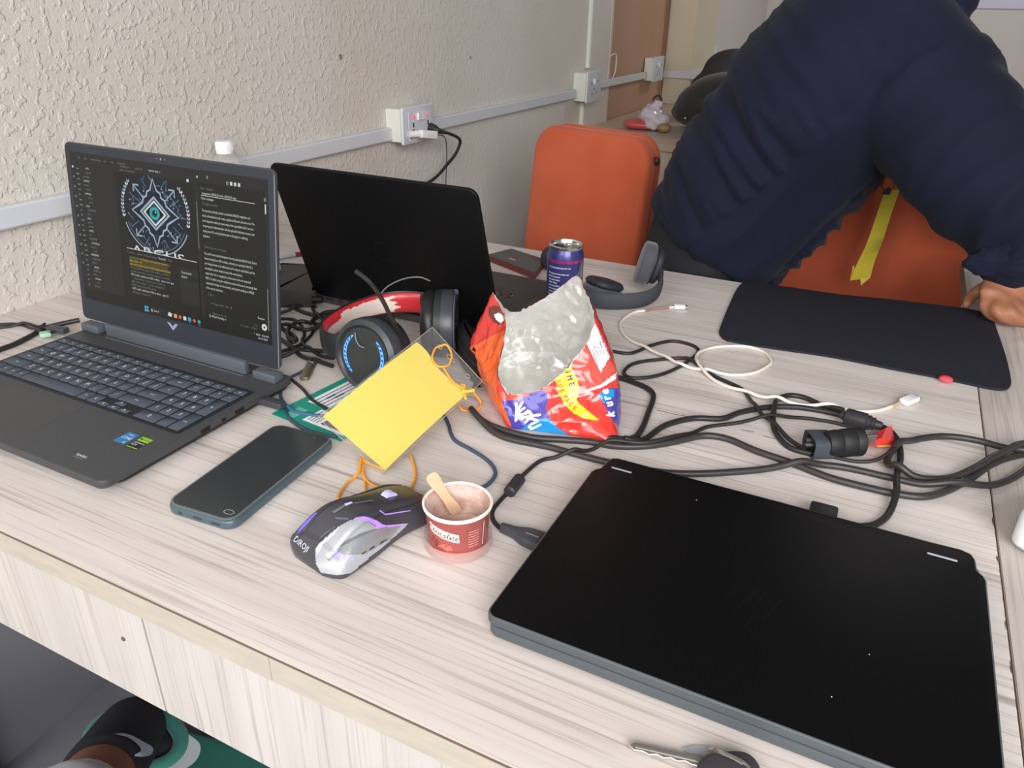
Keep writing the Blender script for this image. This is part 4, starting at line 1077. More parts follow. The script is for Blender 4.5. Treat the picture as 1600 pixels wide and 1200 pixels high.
for g0, g1, r0, r1 in ((125, 235, .56, .66), (-75, 50, .56, .66)):
    q = MB(); n_ = 20; vv = []
    # seen from outside: x runs to the right
    for i in range(n_ + 1):
        g = math.radians(g0 + (g1 - g0) * i / n_); e = math.sin(PI * i / n_) ** .5
        rm = .046 * (r0 + r1) / 2; hw = .046 * (r1 - r0) / 2 * (.25 + .75 * e)
        vv += [((rm - hw) * math.cos(g), (rm - hw) * math.sin(g), zt), ((rm + hw) * math.cos(g), (rm + hw) * math.sin(g), zt)]
    q.add(vv, [(2 * i, 2 * i + 1, 2 * i + 3, 2 * i + 2) for i in range(n_)], 0, ML2)
    for i in range(2, n_ - 1, 2):
        g = math.radians(g0 + (g1 - g0) * i / n_)
        q.box((-.0007, -.0016, 0), (.0007, .0016, .0004), 1, ML2 @ Matrix.Translation((.046 * .61 * math.cos(g), .046 * .61 * math.sin(g), zt)) @ Matrix.Rotation(g + .6, 4, 'Z'))
    q.build('light_arc', [lit, mat('arc_pattern', (20, 30, 50), .5)], cupL)
q = MB(); q.tube([ML2 @ Vector((x, y, zt + .001)) for x, y in ((-.013, .027), (-.011, .018), (-.006, .012), (.002, .011))], .0009, 6); q.build('badge_line', sv, cupL)
q = MB(); q.tube([ML2 @ Vector((.046 * .55 * math.cos(g), .046 * .55 * math.sin(g), zt)) for g in [math.radians(-75 + 6 * i) for i in range(24)]], .0006, 5); q.build('groove', gm[0], cupL)
q = MB(); q.tube([MR2 @ Vector((.046 * .9 * math.cos(g), .046 * .9 * math.sin(g), .036 * .36)) for g in [2 * PI * i / 40 for i in range(40)]], .0012, 6, closed=True); q.build('trim_ring', mat('trim_violet_grey', (86, 84, 104), .35), cupR)
# strain relief and thin lead of the right cup
q = MB(); r0 = P(709, 505, .046); r1 = P(710, 532, .026)
for i in range(6):
    c = r0.lerp(r1, i / 5); q.tube([c, c + (r1 - r0) * .12], .0042 - .0003 * i, 10)
q.build('strain_relief', gm[0], cupR)
q = MB(); q.tube(spline([r1, P(711, 545, .018), P(709, 558, .009), P(704, 569, .004)], 5), .0010, 6); q.build('lead', mat('grey_lead', (120, 118, 112), .4), cupR)
q = MB(); q.tube(spline([P(587, 470, .055), P(604, 449, .075), P(630, 436, .09), P(655, 433, .096), P(672, 439, .09)], 6), .0010, 6); q.build('lead', mat('grey_lead', (120, 118, 112), .4), hs)
# headband
bp_ = [Vector((x, y, T + .047)) for x, y in ((.612, .394), (.572, .392), (.545, .415), (.534, .455), (.533, .495), (.545, .540), (.572, .567), (.606, .576), (.632, .568), (.645, .554))]
def band(name, pts, t0, t1, half, thick, off, mats_, parent, z=0.0, mfun=None):
    pts = spline(pts, 30 if name == 'head_pad' else 10); n_ = len(pts); i0, i1 = int(t0 * (n_ - 1)), int(t1 * (n_ - 1)); q = MB(); v = []; f = []; ms_ = []
    for i in range(i0, i1 + 1):
        d = (pts[min(n_ - 1, i + 1)] - pts[max(0, i - 1)]); d.z = 0; d.normalize(); nrm = Vector((-d.y, d.x, 0))     # towards the outside of the arc
        e = min(1, (i - i0) / 15, (i1 - i) / 15) ** .5 if name == 'head_pad' else 1
        c = pts[i] + Vector((0, 0, z)) - nrm * off
        K = 31 if name == 'head_pad' else 9
        for j in range(K):
            w_ = -1 + 2 * j / (K - 1)
            v.append(c + Vector((0, 0, half * w_)) - nrm * thick * (1 - w_ ** 4 * .8) * (.6 + .4 * e))
        for j in range(K - 1, -1, -1):
            w_ = -1 + 2 * j / (K - 1)
            v.append(c + Vector((0, 0, half * w_)) + nrm * (.0008 + .0022 * (1 - w_ * w_)))
    K2 = 2 * K; m_ = i1 - i0
    for i in range(m_):
        for j in range(K2):
            f.append((i * K2 + j, i * K2 + (j + 1) % K2, (i + 1) * K2 + (j + 1) % K2, (i + 1) * K2 + j)); ms_.append(mfun(i / m_, j / (K - 1)) if mfun and j < K - 1 else 0)
    f.append(tuple(range(K2 - 1, -1, -1))); f.append(tuple(m_ * K2 + j for j in range(K2))); ms_ += [0, 0]
    q.add(v, f, ms_); return q.build(name, mats_, parent)
outer = band('headband', bp_, 0, 1, .0165, .002, 0, [gm[0]], hs)
def worn(s_, w_):
    lo = .62 - .1 * mnoise.noise((s_ * 14, 1.3, 0)) if s_ < .35 else .86 + .1 * mnoise.noise((s_ * 20, 4.1, 0))
    e0 = .12 + .05 * mnoise.noise((w_ * 6, 0, 3)); e1 = .80 + .10 * mnoise.noise((w_ * 5, 2, 7))
    return 1 if (e0 < s_ < e1 and .06 < w_ < lo) else 0
band('head_pad', bp_, .14, .74, .0145, .0045, .002, [mat('red_vinyl', (200, 44, 52), .4, coat=.2), mat('bared_cream_lining', (226, 210, 200), .8)], outer, 0, worn)
q = MB(); q.slab(rrect(-.016, -.015, .010, .015, .004), -.003, .003, .0015, 2, 0, axis_frame(Vector((.604, .392, T + .047)), (-.25, -1, 0))); q.build('yoke', gm[1], hs)
q = MB(); q.tube(spline([Vector((.634, .568, T + .047)), Vector((.66, .558, T + .070)), Vector((.672, .540, T + .088))], 5), (.004), 8); q.build('yoke', gm[1], hs)
# boom microphone
q = MB(); q.tube(spline([P(623, 520, .075), P(610, 494, .105), P(597, 468, .13), P(583, 447, .15), P(570, 434, .16), P(556, 424, .165)], 6), [.0030] * 6 + [.0026] * 25, 8); q.build('microphone_boom', gm[0], hs)
# ================================================================== torn snack packet
def Z0(x, y): return P(x, y, .0006)
cols = [  # base, low, mid, rim   (front corner left, round the front, right, back, left)
 (Z0(795, 668), PY(786, 640, .388), PY(779, 612, .392), PY(779, 588, .395)),
 (Z0(835, 673), PY(822, 655, .392), PY(808, 636, .396), PY(797, 615, .400)),
 (Z0(880, 679), PY(868, 658, .400), PY(852, 635, .405), PY(838, 611, .410)),
 (Z0(925, 685), PY(908, 660, .408), PY(888, 628, .418), PY(872, 590, .424)),
 (Z0(963, 691), PY(945, 655, .425), PY(920, 610, .434), PY(900, 560, .440)),
 (Z0(967, 668), PY(960, 640, .440), PY(940, 590, .452), PY(918, 533, .456)),
 (Z0(970, 640), PY(968, 615, .468), PY(958, 565, .475), PY(930, 492, .478)),
 (Z0(958, 605), PY(958, 580, .515), PY(945, 525, .518), PY(913, 452, .512)),
 (Z0(920, 588), PY(925, 560, .54), PY(915, 500, .535), PY(901, 431, .520)),
 (Z0(860, 578), PY(868, 550, .555), PY(868, 500, .550), PY(868, 455, .532)),
 (Z0(800, 575), PY(810, 550, .55), PY(812, 515, .545), PY(826, 480, .530)),
 (Z0(770, 592), PY(760, 575, .51), PY(768, 530, .520), PY(795, 486, .508)),
 (Z0(766, 612), PY(742, 570, .47), PY(733, 540, .478), PY(770, 457, .495)),
 (Z0(772, 632), PY(756, 600, .44), PY(742, 552, .455), PY(790, 498, .462)),
 (Z0(785, 655), PY(772, 625, .405), PY(762, 590, .415), PY(783, 552, .418)),
]
NC = len(cols); PU_, PV_ = 24, 30
def ring(level):      # level 0..3
    l0 = min(2, int(level)); t = level - l0
    pts = [c[l0].lerp(c[l0 + 1], t) for c in cols]
    return spline(pts, PU_, True)
rings = [ring(3 * i / (3 * PV_)) for i in range(3 * PV_ + 1)]
NR = len(rings[0])
a = MB(); inn = MB(); v = []; 
cen = sum((c[1] for c in cols), Vector()) / NC
for i, rg in enumerate(rings):
    for j, p in enumerate(rg):
        q = p - cen
        amp = .0032 * min(1, i / 12)
        n1 = 1 - abs(mnoise.noise(q * 38 + Vector((3, 1, 7)))) * 2; n2 = 1 - abs(mnoise.noise(q * 75 + Vector((9, 4, 2)))) * 2
        d = Vector((q.x, q.y, .2 * q.z)).normalized()
        jag = Vector((0, 0, .0022 * mnoise.noise((j * .25, 0, 5)))) if i == len(rings) - 1 else Vector()
        v.append(p + d * (amp * (n1 * .7 + n2 * .35) - amp * .4) + jag)
f = []
for i in range(len(rings) - 1):
    for j in range(NR): f.append((i * NR + j, i * NR + (j + 1) % NR, (i + 1) * NR + (j + 1) % NR, (i + 1) * NR + j))
a.add(v, f)
sp = thing('snack_packet', 'torn open red snack packet standing in the middle of the desk', 'packet', (.86, .46, T))
p_red = mat('packet_red', (214, 58, 50), .22, spec=.6, coat=.5); p_or = mat('packet_orange', (246, 104, 46), .25, spec=.6, coat=.5); p_yel = mat('packet_yellow', (244, 208, 40), .28, coat=.4)
p_blu = mat('packet_violet_blue', (74, 66, 160), .28, coat=.4); p_cy = mat('packet_cyan', (30, 140, 206), .28, coat=.4); p_wh = mat('packet_white', (238, 234, 236), .3, coat=.3); p_pk = mat('packet_brick', (206, 84, 74), .28, coat=.4)
p_drk = mat('packet_dark_print', (110, 60, 54), .3); foil = mat('silver_foil', (226, 224, 219), .30, metal=.45, bump=(70, .5, .0016)); ink = mat('packet_ink_navy', (60, 52, 90), .4)
def K5(pts, z=5): return [(740 + x / 4.614, 440 + y / 4.615) for x, y in pts]
orange_p = K5([(-40, 480), (260, 330), (250, 420), (200, 560), (165, 640), (165, 800), (330, 1090), (280, 1060), (60, 760)])
yellow_s = K5([(590, 585), (640, 555), (690, 570), (720, 650), (755, 730), (762, 790), (740, 850), (760, 880), (820, 930), (900, 992), (860, 1000), (790, 985), (720, 950), (650, 880), (610, 800), (600, 740), (570, 680), (520, 650)])
blue_l = K5([(200, 860), (330, 850), (430, 800), (490, 780), (530, 800), (540, 850), (520, 920), (545, 980), (600, 1050), (700, 1110), (500, 1110), (330, 1090), (280, 1060)])
cyan_l = K5([(330, 1075), (420, 1010), (500, 990), (545, 985), (600, 1050), (700, 1115), (500, 1115), (330, 1095)])
blue_r = K5([(900, 810), (960, 770), (1060, 765), (1060, 1060), (1000, 1000), (950, 900)])
cyan_r = K5([(900, 810), (960, 770), (1015, 780), (1010, 830), (960, 860), (940, 880)])
white_b = K5([(800, 785), (920, 740), (1030, 655), (1030, 700), (930, 760), (810, 800)])
label_w = K5([(805, 430), (860, 260), (985, 540), (975, 560), (915, 655)])
pink_b = K5([(170, 800), (420, 760), (400, 800), (330, 850), (210, 862)])
pink_r = K5([(700, 580), (800, 450), (912, 655), (985, 570), (1020, 640), (930, 735), (800, 780), (760, 720)])
paint(a, [(pink_b, 6), (pink_r, 6), (orange_p, 1), (yellow_s, 2), (blue_l, 3), (cyan_l, 4), (blue_r, 3), (cyan_r, 4), (white_b, 5), (label_w, 5)])
bvp = BVHTree.FromPolygons([Vector(p) for p in a.v], a.f)
cx_ = sum((Vector(p) for p in v), Vector()) / len(v)
iv = []
for n_i, p in enumerate(v):
    p = Vector(p); d = p - cx_; d.z = 0; d.normalize(); t = (n_i // NR) / len(rings)
    cr = (1 - abs(mnoise.noise(p * 30 + Vector((5, 2, 1)))) * 2.6) * .0030 + (1 - abs(mnoise.noise(p * 62 + Vector((1, 7, 4)))) * 2.4) * .0014
    iv.append(p - d * (.0007 + max(0, cr + .0006) * min(1, (1 - t) * 8)))
inn.add(iv, [tuple(reversed(q)) for q in f]); inn.add([Vector(x) + Vector((0, 0, .002)) for x in iv[:NR]], [tuple(range(NR))])
film = a.build('printed_film', [p_red, p_or, p_yel, p_blu, p_cy, p_wh, p_pk], sp, angle=180)
inn.build('foil_lining', foil, sp, angle=180)
q = MB()
def wavy(txt, pts, size, m, sq=.8, shear=0.0, flip=0, bold=.35):
    """letters along a line of the print"""
    n_ = len(txt)
    for i, ch in enumerate(txt):
        if ch == ' ': continue
        t = i / max(1, n_ - 1) * (len(pts) - 1); k = min(len(pts) - 2, int(t)); u = t - k
        x = pts[k][0] + (pts[k + 1][0] - pts[k][0]) * u; y = pts[k][1] + (pts[k + 1][1] - pts[k][1]) * u
        g = math.degrees(math.atan2(pts[k + 1][1] - pts[k][1], pts[k + 1][0] - pts[k][0]))
        x, y = K5([(x, y)])[0]
        
        for bx, by in ((0, 0), (bold, 0), (-bold, 0), (0, bold), (0, -bold)): decal_text(bvp, q, ch, x + bx, y + by, size, g + flip, m, shear, sq, .0012)
wavy('EA-TIME', [(585, 585), (640, 600), (680, 650), (705, 740)], 12.5, 1, .85)
wavy('VALUE PACK', [(595, 670), (615, 730), (640, 800), (670, 850), (730, 915)], 11, 2, .72)
wavy('Kurkur', [(318, 945), (352, 930), (385, 945), (415, 975), (445, 1018), (500, 1062)], 40, 0, .60, .35, 14, 1.0)
wavy('kure', [(985, 960), (975, 890), (958, 845), (945, 800)], 18, 0, .9, .2, 0, .8)
for i, t_ in enumerate(['NUTRITIONAL', 'INFORMATION', 'per 100 g', 'ENERGY kcal', 'storage cool dry', 'best before']):
    x, y = K5([(872 + i * 17, 540 - i * 22)])[0]; decal_text(bvp, q, t_, x, y, 4.2, 68, 1, 0, .9)
pk = [K5([p_])[0] for p_ in [(110, 190), (150, 170), (190, 180), (225, 215), (232, 260), (215, 300), (180, 310), (140, 290), (112, 245)]]
decal(bvp, q, pk, [tuple(range(len(pk)))], 3)
pk = [K5([p_])[0] for p_ in [(150, 240), (185, 225), (215, 245), (222, 280), (200, 302), (165, 275)]]
decal(bvp, q, pk, [tuple(range(len(pk)))], 0, .0007)
q.build('packet_print', [p_wh, ink, mat('packet_ink_orange', (196, 104, 36), .4), p_drk], film, angle=180)
# torn strip curled over the left corner
a = MB(); a.tube(spline([PY(776, 455, .49), PY(784, 460, .492), PY(794, 463, .495), PY(800, 459, .498), PY(796, 464, .49)], 5), [.0012 + .0014 * math.sin(i * .5) ** 2 for i in range(21)], 6)
a.build('torn_strip', mat('torn_dark_film', (40, 26, 26), .2, coat=.6), sp)

# ================================================================== energy drink can
ct = P(885, 379, .132)
cn = thing('drink_can', 'small blue and silver energy drink can behind the snack packet', 'can', (ct.x, ct.y, T))
c_bl = mat('can_blue', (58, 62, 116), .3, metal=.4, coat=.3); c_sv = mat('can_silver', (176, 178, 186), .25, metal=.85); c_mg = mat('can_magenta', (190, 60, 130), .25, metal=.6); c_al = mat('aluminium', (210, 208, 204), .22, metal=.95); c_wh = mat('can_print_white', (226, 226, 236), .4); c_dk = mat('can_opening', (40, 34, 32), .5)
a = MB(); RC = .0262
a.lathe([(.0, .003), (.019, .0015), (.0215, 0), (.0235, .003), (RC, .010)], 48, 1)
n_ = 64; zs = [.010 + (.112 - .010) * i / 26 for i in range(27)]
vw = math.atan2(_C[1] - ct.y, _C[0] - ct.x)
v = []; f = []; m_ = []
for z in zs: v += [(RC * math.cos(2 * PI * j / n_), RC * math.sin(2 * PI * j / n_), z) for j in range(n_)]
for i in range(26):
    for j in range(n_):
        f.append((i * n_ + j, i * n_ + (j + 1) % n_, (i + 1) * n_ + (j + 1) % n_, (i + 1) * n_ + j))
        g = (2 * PI * (j + .5) / n_ - vw + PI) % (2 * PI) - PI; z = (zs[i] + zs[i + 1]) / 2
        s_ = 0
        if z > .107: s_ = 2
        elif g > .25 and z < .112 - max(0, (1.15 - g)) * .045 and z > .085 - (1.25 - g) * .05 and g < 1.3: s_ = 1 if (g < .75 or z > .085) else 0
        elif g < .25 and g > -.8 and z < .052 + g * .02 and z > .034 + abs(g) * .012: s_ = 1
        m_.append(s_)
a.add(v, f, m_)
a.lathe([(RC, .112), (.0258, .116), (.0240, .1225), (.0232, .1255)], 48, 0, closed=True)
body = a.build('body', [c_bl, c_sv, c_mg], cn, local=True)
a = MB(); a.lathe([(.0232, .1255), (.0242, .1275), (.0240, .1300), (.0226, .1310), (.0215, .1290), (.0208, .1262), (.0, .1262)], 48); top = a.build('lid', c_al, cn, local=True)
a = MB(); Mt = Matrix.Translation((0, 0, .1266)) @ Matrix.Rotation(vw + 1.2, 4, 'Z')
a.slab([(.004 + .0085 * math.cos(g), .0065 * math.sin(g)) for g in [2 * PI * i / 20 for i in range(20)]], -.0002, .0002, .0001, 1, 0, Mt @ Matrix.Translation((-.014, 0, 0))); a.build('mouth', c_dk, top, local=True)
a = MB(); a.tube([Mt @ Vector((.007 + .008 * math.cos(g), .0052 * math.sin(g), .0018)) for g in [2 * PI * i / 20 for i in range(20)]], .0014, 6, closed=True); a.slab(rrect(-.003, -.003, .004, .003, .001, 2), .0004, .0022, .0004, 1, 0, Mt); a.build('pull_tab', c_al, top, local=True)
q = MB()
for i, t_ in enumerate(['Imported by Bull India Pvt. Ltd.', '', 'For dispatch information see', 'see the side panel', 'date stated below', 'caffeine 75mg', 'per serving 250ml', 'www.energydrink.com', 'contains taurine', 'B vitamins', '250 ml', '', '', 'recommended daily', 'not for children', 'or pregnant']):
    if not t_: continue
    v, f = text2d(t_, 'LEFT'); out = []
    for x, y in v:
        z = .1015 - i * .0045 + y * .0034; g = vw - 1.02 + x * .0028 / RC; out.append(((RC + .0002) * math.cos(g), (RC + .0002) * math.sin(g), z))
    q.add(out, f)
q.build('can_print', c_wh, body, local=True, sharp=False)

# ================================================================== black headphones lying behind the can
hp = thing('headphones', 'matte black on-ear headphones lying behind the can, no red or lights', 'headphones', (.80, .86, T))
hm = [mat('cup_matte_black', (44, 46, 52), .55), mat('cup_matte_black2', (52, 54, 60), .5), mat('cup_inner2', (36, 38, 42), .5), mat('cup_plate2', (46, 48, 54), .5)]
cush = mat('dark_grey_cushion', (68, 68, 76), .8, sheen=.3, bump=(300, .2, .0005))
c1 = P(1012, 412, .0485); d1 = Vector((.86, .30, -.22)).normalized()
M1 = axis_frame(c1, d1)
a = MB(); o_ = rrect(-.031, -.036, .031, .036, .028, 8)
a.slab(o_, -.014, .007, .005, 4, 0, M1); a.build('ear_cushion', cush, hp)
a = MB(); a.slab([(x * .92, y * .92) for x, y in o_], .0065, .0095, .001, 2, 0, M1); a.slab([(x * .84, y * .84) for x, y in o_], .009, .022, .007, 4, 0, M1); a.build('ear_cup', hm[0], hp)
c2 = P(944, 446, .0245); M2 = axis_frame(c2, (.15, .25, .95))
a = MB(); a.slab([(x * .95, y * .95) for x, y in o_], -.020, -.003, .005, 4, 0, M2); a.build('ear_cushion', cush, hp)
a = MB(); a.slab([(x * .9, y * .9) for x, y in o_], -.004, .010, .008, 4, 0, M2); a.build('ear_cup', hm[0], hp)
kk = [P(884, 446, .016), P(900, 461, .0155), P(925, 468, .0155), P(955, 471, .0155), P(990, 470, .016), P(1015, 464, .018), P(1029, 452, .024), P(1032, 436, .032), P(1027, 420, .040)]
a = MB(); v = []; f = []; kk = spline(kk, 6); n_ = len(kk)
for i, c in enumerate(kk):
    d = kk[min(n_ - 1, i + 1)] - kk[max(0, i - 1)]; d.normalize(); s_ = Vector((0, 0, 1)) - d * d.z; s_.normalize(); nn = d.cross(s_)
    hw = .0135 - .003 * max(0, (i / n_ - .75) / .25)
    for g in range(12):
        w_ = 2 * PI * g / 12; v.append(c + s_ * hw * math.sin(w_) + nn * .0045 * math.cos(w_))
for i in range(n_ - 1):
    for g in range(12): f.append((i * 12 + g, i * 12 + (g + 1) % 12, (i + 1) * 12 + (g + 1) % 12, (i + 1) * 12 + g))
f += [tuple(range(11, -1, -1)), tuple((n_ - 1) * 12 + g for g in range(12))]
a.add(v, f); a.build('headband', mat('headband_charcoal', (58, 60, 66), .7, bump=(400, .1, .0003)), hp)
a = MB(); a.tube(spline([P(1031, 438, .030), P(1033, 425, .036), P(1029, 408, .040), P(1024, 398, .042)], 5), .0042, 8); a.tube([P(1026, 423, .040), P(1036, 421, .038)], .003, 8); a.build('yoke', hm[1], hp)

# ================================================================== notebook, pouch, pen, charger brick
def px_slab(name, pts, h0, h1, m, root, b=.0015, per=3):
    k = [P(x, y, h1) for x, y in pts]
    ar = sum(k[i - 1].x * k[i].y - k[i].x * k[i - 1].y for i in range(len(k)))
    if ar < 0: k = k[::-1]
    if per: k = spline(k, per, True)
    a = MB(); a.slab([(p.x, p.y) for p in k], T + h0, T + h1, b, 3, 0); return a.build(name, m, root)
nb = thing('notebook', 'dark grey notebook with red brown edge lying behind the black laptop', 'notebook', (.56, .95, T))
a = MB(); cnr = [P(764, 397, .015), P(799, 388, .015), P(852, 405, .015), P(836, 425, .015)]
k = [(p.x, p.y) for p in [cnr[0], cnr[3], cnr[2], cnr[1]]]
a.slab(k, T + .0005, T + .004, .001, 1, 1); a.slab(k, T + .0042, T + .0105, .0005, 1, 1); a.slab(k, T + .0107, T + .015, .001, 2, 0)
a.build('cover', [mat('notebook_grey', (86, 82, 80), .55), mat('notebook_red_edge', (112, 48, 40), .5)], nb)
a = MB(); e0 = P(800, 407, .0128); a.box((-.008, -.002, -.003), (.008, .0022, .0030), 0, frame(e0, P(836, 425, .0128) - P(764, 397, .0128), (0, 1, 0))); a.build('clasp', mat('pale_clasp', (176, 150, 138), .4), nb)
pu = thing('fabric_pouch', 'small rounded navy pouch standing just behind the can', 'pouch', P(858, 424, 0))
a = MB(); M_ = Matrix.Translation(P(860, 424, 0)); blob(a, (0, 0, .024), (.020, .018, .0235), 20, 14, M_); blob(a, (.016, .004, .020), (.016, .016, .0195), 18, 12, M_)
m_ = merge(a, .004, 4); m_.build('body', mat('pouch_navy', (44, 42, 56), .7), pu, sharp=False)
# dark pouch between the headset and the packet
p2 = thing('black_case', 'black glasses case standing behind the right cup of the red headset', 'case', (.70, .55, T))
a = MB(); c0, c1_ = P(742, 600, .004), P(736, 560, .03)
k0 = [P(714, 560, .004), P(742, 604, .004), P(752, 588, .004), P(732, 548, .004)]
ar = sum(k0[i - 1].x * k0[i].y - k0[i].x * k0[i - 1].y for i in range(4))
if ar < 0: k0 = k0[::-1]
kk = spline(k0, 6, True); a.slab([(p.x, p.y) for p in kk], T + .0005, T + .052, .010, 5); a.build('body', mat('case_black', (24, 20, 22), .6), p2)
a = MB(); a.tube([Vector((p.x, p.y, T + .034)) for p in kk], .0008, 5, closed=True); a.build('zip_line', mat('case_zip', (44, 40, 42), .4), p2)
pe = thing('marker_pen', 'pale blue pen with a red cap lying by the wall between the laptops', 'pen', P(455, 400, .004))
e0, e1, e2, e3 = P(425, 404.5, .0045), P(461, 398, .0045), P(476, 395.5, .0045), P(478, 395, .0045)
a = MB(); a.tube([e0, e0.lerp(e1, .5), e1], .0040, 12); a.build('barrel', mat('pen_pale_blue', (190, 204, 214), .4), pe)
a = MB(); a.tube([e1, e2, e3], [.0044, .0044, .0030], 12); a.build('cap', mat('pen_red', (176, 36, 40), .4), pe)
ad = thing('charger_brick', 'black laptop charger brick behind the lit laptop, cables in front', 'charger', (.33, .63, T))
k0 = [P(428, 453, .030), P(490, 453, .030), P(502, 413, .030), P(440, 412, .030)]
a = MB(); a.slab([(p.x, p.y) for p in spline([k0[0].lerp(k0[1], t) for t in (.04, .96)] + [k0[1].lerp(k0[2], t) for t in (.06, .94)] + [k0[2].lerp(k0[3], t) for t in (.04, .96)] + [k0[3].lerp(k0[0], t) for t in (.06, .94)], 3, True)], T + .0005, T + .030, .003, 3); a.build('body', mat('brick_black', (56, 53, 52), .6), ad)
a = MB(); d_ = (k0[1] - k0[0]).normalized(); a.tube([k0[1] - Vector((0, 0, .016)) - d_ * .004, k0[1] - Vector((0, 0, .016)) + d_ * .012], .006, 10); a.build('socket_end', dark_m, ad)

# ================================================================== bottle by the wall
bt = PX(349, 220, .052)
bo = thing('water_bottle', 'clear plastic bottle with a white cap behind the lit screen', 'bottle', (.052, bt.y, T))
hb = bt.z - T
pet = mat('clear_pet', (226, 224, 216), .08, alpha=.27, spec=.6)
a = MB(); a.lathe([(.0, .002), (.030, .0005), (.036, .006), (.036, .05), (.0345, .056), (.036, .062), (.036, .105), (.0345, .11), (.036, .116), (.036, hb - .072), (.034, hb - .060), (.027, hb - .040), (.0185, hb - .026), (.0135, hb - .020), (.0130, hb - .004)], 36); a.build('bottle_wall', pet, bo, local=True)
a = MB(); a.lathe([(.0, .003), (.029, .002), (.0345, .007), (.0345, .055), (.034, .075), (.0, .0752)], 32); a.build('water', mat('water', (225, 228, 228), .05, alpha=.25), bo, local=True)
a = MB(); n_ = 40
cap = [(.0140, hb - .019), (.0150, hb - .018), (.0150, hb - .002), (.0135, hb), (0, hb)]
a.lathe([(.0145, hb - .022), (.0155, hb - .0215), (.0155, hb - .0185), (.0145, hb - .0182)], n_, closed=True)
a.lathe(cap, n_)
for j in range(30):
    g = 2 * PI * j / 30; a.box((.0146, -.0006, hb - .017), (.0156, .0006, hb - .003), 0, Matrix.Rotation(g, 4, 'Z'))
a.build('cap', mat('cap_white', (236, 238, 240), .4), bo, local=True)

# ================================================================== plugs in the wall socket
wp = PX(655, 212, .062)
pg = thing('usb_charger_plug', 'white charger plug in the bottom of the red lit socket box', 'plug', wp)
a = MB(); Mx = frame(wp, (0, 1, 0), (1, 0, 0))
s0_ = PX(640, 210, .060); s1_ = PX(656, 209, .075); s2_ = PX(681, 211, .085)
a.tube([s0_, s1_], [(.008, .006), (.008, .006)], 12); a.build('stem', mat('plug_white', (226, 224, 218), .35), pg)
a = MB(); a.slab(rrect(-.0005, -.010, (s2_ - s1_).length, .010, .004, 4), -.008, .008, .003, 3, 0, frame(s1_, s2_ - s1_, (0, .2, 1))); a.build('body', mat('plug_white', (226, 224, 218), .35), pg)
pb = PX(676, 199, .060)
pg2 = thing('power_plug', 'black power plug in the right side of the red lit socket box', 'plug', pb)
q0, q1, q2 = PX(672, 198, .057), PX(684, 204, .082), PX(700, 208, .092)
a = MB(); a.tube([q0, q0.lerp(q1, .6), q1, q1.lerp(q2, .5), q2], [.011, .011, .008, .0055, .004], 12); a.build('body', mat('plug_black', (40, 44, 50), .45), pg2)
a = MB(); a.tube(spline([q2, PX(714, 214, .088), PX(719, 222, .080), PX(712, 240, .070), PX(698, 258, .060), PX(682, 276, .050), PX(664, 288, .044), PX(640, 298, .06)], 6), .0042, 8); a.build('cord', mat('cable_black', (38, 36, 36), .45), pg2)
a = MB(); z_ = [s2_, PX(692, 212, .086), PX(697, 222, .06), PX(698, 245, .04), PX(697, 275, .03), PX(696, 300, .03)]
a.tube(spline(z_, 6), .0014, 6); a.build('lead', mat('thin_brown_lead', (66, 52, 48), .5), pg)

# ================================================================== desk mat with a red bead
mt = thing('desk_mat', 'black cloth desk mat at the far right edge of the desk', 'mat', (1.17, .92, T))
o_ = [(1124, 519), (1127, 506), (1140, 474), (1152, 450), (1162, 441), (1180, 441), (1240, 449), (1310, 459), (1390, 467), (1450, 474), (1500, 480), (1535, 487), (1551, 497), (1560, 520), (1572, 555), (1579, 585), (1580, 600), (1572, 607), (1558, 607), (1530, 602), (1470, 589), (1390, 574), (1300, 556), (1210, 543), (1150, 533), (1133, 529)]
px_slab('cloth', o_, .0006, .0040, mat('black_cloth', (38, 39, 47), .85, spec=.2, bump=(700, .25, .0006)), mt, .0012, 3)
bd_ = P(1478, 592, .006)
a = MB(); blob(a, bd_, (.0085, .0075, .004), 18, 10)
tag(a.build('candy', mat('coral_candy', (228, 76, 92), .4), origin=P(1478, 592, .002)), 'small coral red candy lying at the edge of the black mat', 'candy')

